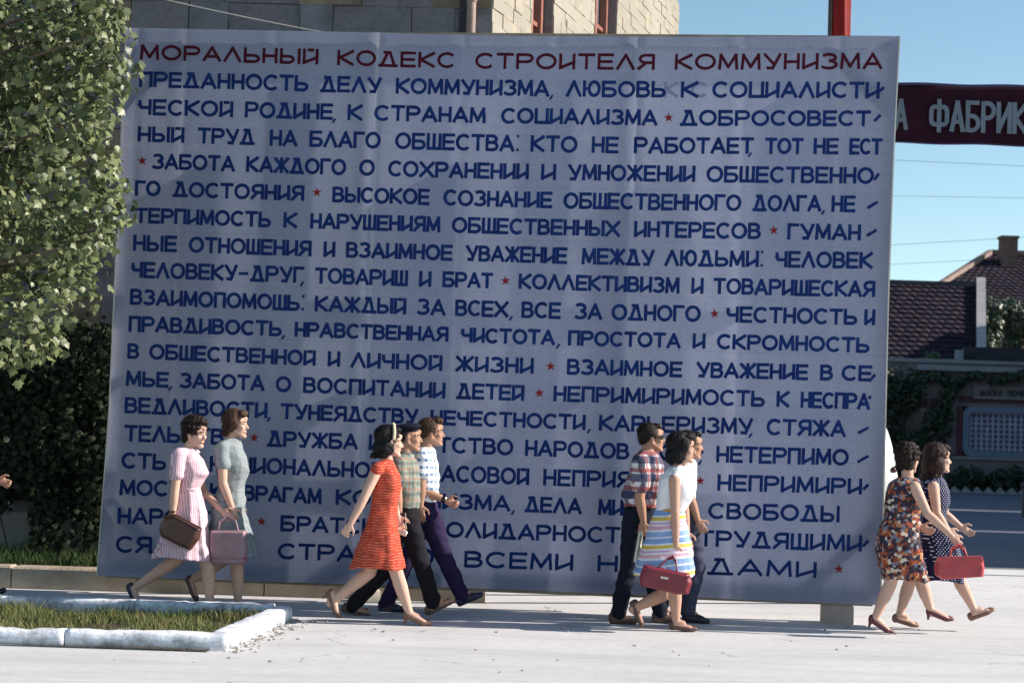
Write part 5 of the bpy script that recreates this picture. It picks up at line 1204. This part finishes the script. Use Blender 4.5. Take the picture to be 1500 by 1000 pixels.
    # shoes
    for (H, K, A, He, Hf, ball, toe, To, f, up, L, side, sgn) in legs:
        P = []
        hh = .05 if shoes == 'pump' else .016
        if shoes in ('pump', 'flat'):
            for s in (-1, 1):
                P += [cone(He+up*(hh+.016)+f*.03+side*.012*s, .024, ball-up*.010+side*.019*s, .023), cone(ball-up*.010+side*.019*s, .023, toe-up*.001+side*.010*s+f*.01, .018)]
            P += [cone(He+up*(hh+.018)+f*.020, .031, He+up*(hh+.036)+f*.018, .030), cone(ball-up*.004+f*.03, .026, toe+f*.012, .020), cone(toe, .018, toe+f*.022-up*.004, .012)]
            if shoes == 'pump': P.append(cone(He+up*(hh+.01)+f*.014, .019, He+up*.008+f*.010, .009, 10))
        elif shoes == 'men':
            for s in (-1, 1):
                P += [cone(He+up*.040+f*.03+side*.012*s, .033, ball-up*.002+side*.018*s, .030), cone(ball-up*.002+side*.018*s, .030, toe+side*.012*s, .022), cone(He+up*.016+f*.02+side*.020*s, .018, ball-up*.014+side*.026*s, .018), cone(ball-up*.014+side*.026*s, .018, toe-up*.008+side*.014*s, .016)]
            P += [cone(Hf+up*.02, .033, (A+ball)/2-up*.004, .034), cone((A+ball)/2-up*.004, .033, ball+up*.002, .030)]
        else:  # sandal
            for s in (-1, 1):
                P += [cone(He+up*.012+f*.02+side*.018*s, .014, ball-up*.018+side*.026*s, .014), cone(ball-up*.018+side*.026*s, .014, toe-up*.012+side*.014*s, .013)]
            for t, w_ in ((.10, .034), (.42, .036), (.62, .033), (.78, .030)):
                c = He.lerp(To, t)
                for q in range(7):
                    a0, a1 = R(180*q/7), R(180*(q+1)/7); hgt = .070 if t < .5 else .052
                    pa = c + side*(w_*math.cos(a0)) + up*(hgt*math.sin(a0)); pb_ = c + side*(w_*math.cos(a1)) + up*(hgt*math.sin(a1)); P.append(cone(pa, .008, pb_, .008, 6))
            P.append(cone(He+up*.03, .030, He+up*.055+f*.01, .027))
        link('shoe', fuse('shoe', P, .0055, 2), smat, root)
    if extra: extra(root, J, T, Mh, arms, rings, legs)
    print('person', name, 'chin z', round(hc.z-.115, 2), 'feet', [(round(l[3].z, 3), round(l[7].z, 3)) for l in legs], 'thigh/shin', [(round((l[0]-l[1]).length, 2), round((l[1]-l[2]).length, 2)) for l in legs], 'arm', [(round((a[0]-a[1]).length, 2), round((a[1]-a[2]).length, 2)) for a in arms])
    return root
def tube(pts_, r_, seg=8):
    mb = MB()
    for a, b in zip(pts_[:-1], pts_[1:]): mb.add(cone(a, r_, b, r_, seg))
    return mb
def slab(quad, th, bev=0):   # quad: 4 points (clockwise), extruded along y
    V = [Vector(p) + Vector((0, -th/2, 0)) for p in quad] + [Vector(p) + Vector((0, th/2, 0)) for p in quad]
    return V, [(0,1,2,3), (7,6,5,4), (0,4,5,1), (1,5,6,2), (2,6,7,3), (3,7,4,0)]
def bag(J, dy, outline, th, handles, mat, label, name='handbag', rim=None, rm=None, flap=None, clasp=None, puff=.25):
    """outline: crop points clockwise; body puffed by a lofted stack"""
    pts_ = [J(p, dy) for p in outline]; c = sum(pts_, Vector())/len(pts_); RG = []
    dense = []
    for a, b in zip(pts_, pts_[1:]+pts_[:1]):
        for j in range(6): dense.append(a.lerp(b, j/6))
    for k_ in range(9):
        t = -1 + 2*k_/8; sc_ = 1 - puff*abs(t)**3.0
        RG.append([c + (p-c)*sc_ + Vector((0, t*th/2, 0)) for p in dense])
    o = thing(name, (c.x, c.y, c.z), label, 'handbag')
    bb = link('bag_body', fuse('bag_body', [loft(RG)], .006, 3), mat, o)
    for h in handles: link('handle', tube([J(p[:2], dy+p[2]) for p in h], .0075).me('handle', True), mat, o)
    if rim: link('rim', tube([J(p, dy-th/2+.006) for p in rim], .007).me('rim', True), rm or mat, o)
    if flap: link('flap', mesh('flap', *slab([J(p, dy-th/2-.002) for p in flap], .012)), mat, o)
    if clasp: link('clasp', mesh('clasp', *slab([J(p, dy-th/2-.006) for p in clasp], .012)), chrome, o)
    return o
def beltring(root, J, y, xb, xf, d, mat, twist=0, ppm=1, h=.02, nm='belt'):
    c = J(((xb+xf)/2, y)); a = (J((xf, y))-J((xb, y))).length/2
    R0 = [ring(c+Vector((0,0,h)), a, d, 48, 2.25, tw=twist), ring(c+Vector((0,0,-h)), a, d, 48, 2.25, tw=twist)]
    V = [p for r_ in R0 for p in r_]; F = [(k2, (k2+1) % 48, 48+(k2+1) % 48, 48+k2) for k2 in range(48)]
    V2 = [c + (p-c)*.95 for p in V]; F2 = [(96+f_[3], 96+f_[2], 96+f_[1], 96+f_[0]) for f_ in F]; F3 = [(k2, 96+k2, 96+(k2+1) % 48, (k2+1) % 48) for k2 in range(48)] + [(48+k2, 48+(k2+1) % 48, 144+(k2+1) % 48, 144+k2) for k2 in range(48)]
    link(nm, mesh(nm, V+V2, F+F2+F3, True), mat, root)
A_ = (160, 580, 3.125); B_ = (450, 580, 2.857); C_ = (860, 590, 2.857); D_ = (1240, 590, 2.857)

# --- 1 woman in pink
def ex1(root, J, T, Mh, arms, rings, legs):
    beltring(root, J, 424, 320, 418, .137, pinkw)
person('woman in a pink striped dress with short dark curly hair carrying a brown bag', A_, 14.85, None, (398, 168), -32, 10, (372, 228),
  [(318,268,-.15),(299,440,-.19),(290,540,-.20),(290,600,-.20)], [(385,268,.14),(428,430,.16),(515,522,.05),(562,562,.0)],
  [(368,575),(452,770),(463,945),(452,975),(522,978)], [(352,555),(315,745),(108,882),(70,872),(118,962)],
  [(238,343,398,.062),(250,322,404,.105),(268,304,414,.150),(300,298,434,.165),(350,312,452,.150),(390,320,430,.135),(424,322,415,.130),(470,312,430,.150),(560,292,448,.185),(640,250,458,.215),(738,204,484,.245)],
  skin_w, 'curly', h_dark, False, 'dress', pk_m, shoes='flat', smat=sh_navy, sleeves=[(.52,.058,.062),(.52,.058,.062)], fold=(0,.055), nf=9, extra=ex1, planted=(True, False), curls=(.9,.3))
J1 = lambda c, dy=0.0: at(A_[0]+c[0]/A_[2], A_[1]+c[1]/A_[2], 14.62+dy)
bag(J1, 0, [(226,602),(252,550),(300,538),(424,606),(412,655),(374,706),(330,690),(236,640)], .11, [[(292,545,.02),(262,560,0),(240,590,0)],[(300,528,-.03),(282,536,.05),(268,530,0),(300,528,-.03)]], leather('brown_bag', (.075, .030, .022)), 'crumpled brown leather bag hanging from the wrist of the woman in pink', rim=[(250,552),(300,541),(420,604)], flap=[(262,596),(300,588),(392,622),(370,640)])
# --- 2 woman in grey
person('woman in a plain grey dress with light brown hair carrying a mauve handbag', A_, 15.08, None, (582, 128), -12, 2, (556, 202),
  [(516,240,-.15),(521,400,-.19),(560,505,-.18),(574,560,-.17)], [(562,240,.15),(566,400,.17),(592,500,.15),(600,550,.15)],
  [(560,560),(585,770),(590,945),(575,972),(648,975)], [(552,560),(522,752),(365,848),(340,836),(380,915)],
  [(194,532,590,.058),(206,510,600,.10),(225,494,606,.145),(255,486,618,.16),(300,487,634,.158),(340,492,640,.150),(380,500,622,.135),(420,502,616,.128),(470,484,622,.155),(520,472,618,.175),(600,464,640,.19),(725,456,684,.215)],
  skin_w, 'wavy', h_brown, False, 'dress', grey_m, shoes='flat', smat=sh_brown, sleeves=[(.46,.057,.060),(.46,.057,.060)], fold=(0,.035), nf=7, planted=(True, False), curls=(.8,.8))
bag(lambda c, dy=0.0: at(A_[0]+c[0]/A_[2], A_[1]+c[1]/A_[2], 14.80+dy), 0, [(466,612),(628,612),(634,700),(628,770),(468,768),(460,700)], .13, [[(500,614,-.03),(506,572,-.02),(540,550,0),(578,568,-.02),(590,614,-.03)],[(500,614,.03),(510,580,.02),(540,558,.01),(574,574,.02),(590,614,.03)]], leather('mauve_bag', (.27, .17, .20)), 'large mauve handbag with arched handles held by the woman in grey', rim=[(468,742),(628,742)], rm=leather('dark_red_trim', (.25, .03, .05)), puff=.12)
# --- 3 woman in orange
def ex3(root, J, T, Mh, arms, rings, legs):
    P = []
    for q in range(10):
        a0, a1 = R(200*q/10-10), R(200*(q+1)/10-10)
        pt = lambda a: T(.012 - .035*math.cos(a)*0, .099*math.cos(a), .045 + .106*math.sin(a))
        P.append(cone(pt(a0), .013, pt(a1), .013, 8))
    link('headband', fuse('headband', P, .006, 1), band_m, root)
person('woman in an orange red sleeveless dress with a cream headband in black hair', B_, 14.42, None, (347, 192), 14, 3, (334, 275),
  [(292,305,-.14),(238,425,-.20),(182,532,-.22),(148,588,-.22)], [(345,305,.14),(352,420,.17),(378,500,.14),(392,550,.12)],
  [(318,560),(378,742),(430,895),(404,935),(508,942)], [(305,560),(262,735),(96,866),(58,842),(130,928)],
  [(268,306,358,.060),(278,292,364,.095),(292,280,368,.135),(325,272,386,.148),(360,270,394,.145),(400,272,388,.132),(450,272,378,.128),(500,262,372,.155),(560,240,379,.180),(620,216,390,.195),(680,194,402,.21),(716,180,409,.22)],
  skin_w, 'flip', h_black, False, 'dress', or_m, shoes='pump', smat=sh_tan, sleeves=[(.06,.055,.052),(.06,.055,.052)], fold=(0,.028), nf=6, extra=ex3, planted=(True, False), curls=(1.1,.6), body_r=.86)
# --- 4 man in beret
def ex4(root, J, T, Mh, arms, rings, legs):
    P = [ell(T(-.030, 0, .082), (.128, .108, .036), Mh @ Matrix.Rotation(R(-9), 3, 'Y'), 20, 10), ell(T(-.02, 0, .062), (.100, .086, .040), Mh, 18, 10), cone(T(-.03,0,.11), .006, T(-.03,0,.135), .004, 6)]
    link('beret', fuse('beret', P, .006, 3), beret_m, root)
    S, E_, W = arms[1]; d = (W-E_).normalized(); c = E_.lerp(W, .90)
    link('wristwatch', mesh('wristwatch', *cone(c-d*.006, .0315, c+d*.006, .0315, 14)), lens, root)
person('man in a dark beret and green checked shirt swinging a fist forward', B_, 14.93, None, (428, 172), -4, 2, (410, 238),
  [(386,290,-.19),(376,400,-.21),(384,500,-.2),(398,560,-.2)], [(432,285,.19),(492,402,.21),(578,434,.19),(640,462,.19)],
  [(415,500),(472,690),(528,862),(512,915),(606,866)], [(402,505),(318,722),(192,858),(152,886),(266,897)],
  [(240,385,438,.085),(248,372,446,.13),(262,362,456,.18),(300,354,466,.195),(360,354,472,.185),(420,356,470,.175),(468,360,468,.17)],
  skin_m, 'beret', h_black, True, 'shirt', pl_green, pants=[(455,366,462,.155),(500,362,468,.17),(560,362,478,.17)], pmat=black_t, shoes='sandal', smat=sh_brown, sleeves=[(.48,.072,.080),(.48,.072,.080)], fold=(0,.015), extra=ex4, planted=(False, True), curls=(1.2,1.7), collar=True)
BK = lambda c, dy=0.0: at(B_[0]+c[0]/B_[2], B_[1]+c[1]/B_[2], 14.66+dy)
o = thing('book', BK((388, 520)), 'maroon covered book held at the hip by the man in the beret', 'book')
link('cover', mesh('cover', *slab([BK((362,486)),BK((410,488)),BK((411,548)),BK((364,546))], .028)), M('maroon_cover', (.085, .025, .045), .6, 8, .2, .1), o)
link('pages', mesh('pages', *slab([BK((410.2,489)),BK((413,490)),BK((414,547)),BK((411.2,547))], .022)), whitep, o)
o = thing('folded_paper', BK((394, 566)), 'white folded paper held below the maroon book', 'paper')
link('sheet', fuse('sheet', [slab([BK((364,540)),BK((405,556)),BK((422,570)),BK((408,588))], .03), slab([BK((366,548),-.02),BK((418,562),-.02),BK((414,586),-.02),BK((380,578),-.02)], .012)], .005, 1), whitep, o)
# --- 5 man in blue check
person('man in a pale blue checked shirt walking beside the man in the beret', B_, 15.28, None, (522, 152), 0, 0, (500, 218),
  [(484,262,-.19),(478,370,-.22),(474,455,-.2),(476,510,-.2)], [(510,262,.19),(505,370,.21),(500,450,.2),(500,500,.2)],
  [(503,485),(572,668),(648,835),(632,882),(735,836)], [(488,488),(402,712),(330,850),(296,880),(386,884)],
  [(214,468,520,.085),(224,455,530,.13),(240,446,538,.18),(285,440,546,.195),(340,440,552,.185),(400,446,550,.175),(436,452,542,.165)],
  skin_m, 'quiff', h_brown, True, 'shirt', pl_blue, pants=[(424,456,538,.155),(480,450,540,.165),(540,450,548,.165)], pmat=plum_t, shoes='men', smat=sh_navy, sleeves=[(.5,.072,.080),(.5,.072,.080)], fold=(0,.012), planted=(False, True), collar=True)
# --- 6 man in bold plaid
def ex6(root, J, T, Mh, arms, rings, legs):
    g = link('sunglasses', MB().add(cone(T(.062,-.052,.006), .004, T(-.01,-.082,.010), .003, 6)).add(cone(T(.062,.052,.006), .004, T(-.01,.082,.010), .003, 6)).add(cone(T(.094,-.012,.010), .004, T(.094,.012,.010), .004, 6)).me('sunglasses'), lens, root)
    for s in (-1, 1): link('lens', mesh('lens', *ell(T(.083, s*.032, .003), (.012, .027, .019), Mh @ Matrix.Rotation(s*.25, 3, 'Z'), 14, 8), smooth=True), lens, g)
person('man in sunglasses and a bold red, navy and white plaid shirt', C_, 15.05, None, (272, 145), 0, 0, (256, 205),
  [(226,252,-.18),(221,400,-.22),(236,495,-.21),(228,556,-.21)], [(272,250,.19),(292,380,.2),(302,450,.17),(312,500,.15)],
  [(200,475),(172,680),(130,868),(90,902),(182,905)], [(235,470),(268,690),(306,862),(270,900),(348,904)],
  [(198,228,284,.085),(208,212,296,.13),(225,198,305,.18),(260,184,318,.195),(310,172,324,.19),(350,158,324,.18),(388,142,318,.172),(432,158,292,.168)],
  skin_m, 'short', h_dark, True, 'shirt', pl_red, pants=[(420,158,284,.158),(480,148,286,.17),(540,145,290,.17)], pmat=dknavy, shoes='men', smat=sh_brown, sleeves=[(.56,.074,.086),(.56,.074,.086)], fold=(0,.03), nf=7, extra=ex6, curls=(1.3,.8), collar=True)
PK = lambda c, dy=0.0: at(C_[0]+c[0]/C_[2], C_[1]+c[1]/C_[2], 14.80+dy)
o = thing('rolled_paper', PK((215, 600)), 'rolled pale newspaper held pointing down by the man in sunglasses', 'newspaper')
link('roll', mesh('roll', *cone(PK((224, 548)), .020, PK((207, 658)), .024, 14), smooth=True), whitep, o)
link('edge', mesh('edge', *slab([PK((221,552),-.022),PK((226,553),-.022),PK((213,655),-.026),PK((206,654),-.026)], .006)), M('printed_grey', (.25, .28, .22), .8, 60, .5, 0), o)
# --- 8 man in white
def ex8(root, J, T, Mh, arms, rings, legs): beltring(root, J, 424, 386, 452, .172, cloth('pale_belt', (.62, .60, .55)), h=.016)
person('man in an off-white shirt mostly hidden behind the woman with the red bag', C_, 15.3, None, (434, 176), 2, 4, (418, 238),
  [(412,288,-.19),(432,400,-.2),(462,488,-.2),(492,545,-.2)], [(424,285,.19),(402,400,.2),(384,490,.2),(372,540,.2)],
  [(425,480),(458,668),(418,850),(396,890),(462,896)], [(410,485),(372,695),(305,850),(275,885),(345,900)],
  [(236,400,448,.085),(246,388,454,.13),(262,380,458,.18),(310,376,456,.192),(370,380,452,.182),(428,384,448,.172)],
  skin_m, 'short', h_black, True, 'shirt', offw_m, pants=[(420,388,450,.160),(480,384,462,.17),(540,384,470,.17)], pmat=slate_t, shoes='men', smat=sh_black, sleeves=[(.5,.070,.078),(.5,.070,.078)], fold=(0,.012), extra=ex8, curls=(.9,.8), collar=True)
# --- 7 woman white top
def ex7(root, J, T, Mh, arms, rings, legs): beltring(root, J, 447, 292, 404, .135, cloth('mustard_band', (.50, .30, .04)), h=.010, nm='waistband')
person('woman with a black bob in a white top and colourful banded skirt', C_, 14.6, None, (398, 190), -8, 2, (383, 268),
  [(366,322,-.15),(368,455,-.19),(372,590,-.19),(364,650,-.19)], [(402,322,.14),(408,440,.17),(418,540,.15),(424,590,.15)],
  [(358,545),(368,775),(372,905),(346,938),(452,942)], [(345,545),(322,800),(188,862),(172,838),(214,922)],
  [(264,358,412,.060),(272,344,420,.10),(288,326,428,.140),(320,306,438,.150),(360,297,448,.150),(400,292,440,.138),(450,292,403,.13)],
  skin_d, 'bob', h_black, False, 'top', white_m, shoes='flat', smat=sh_brown, sleeves=[(.03,.047,.044),(.03,.047,.044)], fold=(0,.01), nf=9, extra=ex7, planted=(True, False), curls=(1.3,.6), body_r=.86,
  skirt=[(446,290,405,.132),(500,264,416,.165),(560,246,430,.19),(620,226,440,.215),(680,206,446,.235),(716,192,448,.25)], skirt_mat=skirt_m)
for o in C.objects:
    pass
bag(lambda c, dy=0.0: at(C_[0]+c[0]/C_[2], C_[1]+c[1]/C_[2], 14.36+dy), 0, [(238,674),(428,712),(440,750),(424,800),(380,800),(226,764),(218,730)], .13, [[(300,686,-.03),(336,652,0),(360,640,0),(372,660,0),(376,700,-.03)],[(300,686,.03),(340,656,.02),(362,646,.01),(370,664,.02),(376,700,.03)]], leather('red_bag', (.17, .016, .030)), 'dark red handbag hanging from the hand of the woman with the black bob', clasp=[(308,724),(340,730),(339,738),(307,732)], rim=[(236,690),(430,728)], puff=.2)
# --- 9 woman floral
person('woman with dark curly hair in a brown, rust and cream floral dress', D_, 14.9, None, (260, 234), 48, 2, (255, 308),
  [(286,352,-.12),(338,462,-.22),(440,556,-.28),(478,602,-.28)], [(215,352,.12),(262,452,.18),(308,518,.08),(345,534,.04)],
  [(215,560),(184,745),(118,885),(88,918),(186,944)], [(255,560),(312,745),(356,878),(336,908),(426,912)],
  [(312,216,296,.070),(322,198,306,.11),(338,180,308,.135),(380,166,308,.142),(440,162,306,.138),(485,160,302,.138),(520,142,302,.155),(560,128,304,.165),(620,128,312,.170),(680,140,324,.175),(740,156,340,.180)],
  skin_w, 'curly', h_dark, False, 'dress', floral_m, shoes='pump', smat=sh_burg, sleeves=[(.02,.047,.044),(.02,.047,.044)], fold=(0,.03), nf=7, curls=(1.2,.5), body_r=.86, twist=0, planted=(True, False))
# --- 10 woman dots
person('woman in a navy dress with white dots and shoulder length brown hair', D_, 15.3, None, (386, 234), 6, 0, (374, 306),
  [(364,352,-.14),(378,462,-.2),(422,528,-.2),(455,562,-.2)], [(396,350,.14),(410,462,.18),(474,513,.16),(516,545,.15)],
  [(385,560),(466,730),(536,868),(522,916),(622,868)], [(352,560),(262,748),(222,868),(192,902),(302,925)],
  [(306,340,398,.062),(318,320,406,.105),(335,308,414,.142),(370,302,426,.150),(410,302,430,.148),(450,308,420,.135),(482,310,412,.130),(520,302,428,.155),(580,298,456,.18),(640,302,476,.195),(742,318,484,.215)],
  skin_w, 'long', h_red, False, 'dress', dots_m, shoes='flat', smat=sh_tan, sleeves=[(.02,.047,.044),(.02,.047,.044)], fold=(0,.035), nf=7, curls=(.6,.5), planted=(False, True))
bag(lambda c, dy=0.0: at(D_[0]+c[0]/D_[2], D_[1]+c[1]/D_[2], 14.55+dy), 0, [(384,642),(566,638),(576,690),(570,726),(400,738),(372,720),(368,680)], .13, [[(432,650,-.035),(438,608,-.02),(470,592,0),(492,606,-.02),(506,648,-.035)],[(432,650,.03),(444,614,.02),(472,598,.01),(488,612,.02),(506,648,.03)]], leather('coral_bag', (.40, .045, .055)), 'bright coral red handbag hanging between the two women at the right end', rim=[(376,668),(572,660)], flap=[(384,644),(566,640),(570,664),(378,672)], puff=.12)
# --- man whose hand enters at the left edge
person('person almost wholly beyond the left picture edge, only a forward swinging hand visible', (450-656.5, 580-30.5, 2.857), 14.93, None, (428, 172), -4, 2, (410, 238),
  [(386,290,-.19),(376,400,-.21),(384,500,-.2),(398,560,-.2)], [(432,285,.19),(492,402,.21),(578,434,.19),(640,462,.19)],
  [(415,500),(472,690),(528,862),(512,915),(606,866)], [(402,505),(318,722),(192,858),(152,886),(266,897)],
  [(240,385,438,.085),(248,372,446,.13),(262,362,456,.18),(300,354,466,.195),(360,354,472,.185),(420,356,470,.175),(468,360,468,.17)],
  skin_m, 'short', h_dark, True, 'shirt', offw_m, pants=[(455,366,462,.155),(500,362,468,.17),(560,362,478,.17)], pmat=slate_t, shoes='men', smat=sh_black, sleeves=[(.48,.072,.080),(.48,.072,.080)], fold=(0,.015), planted=(True, True), curls=(1.2,.9), collar=True)
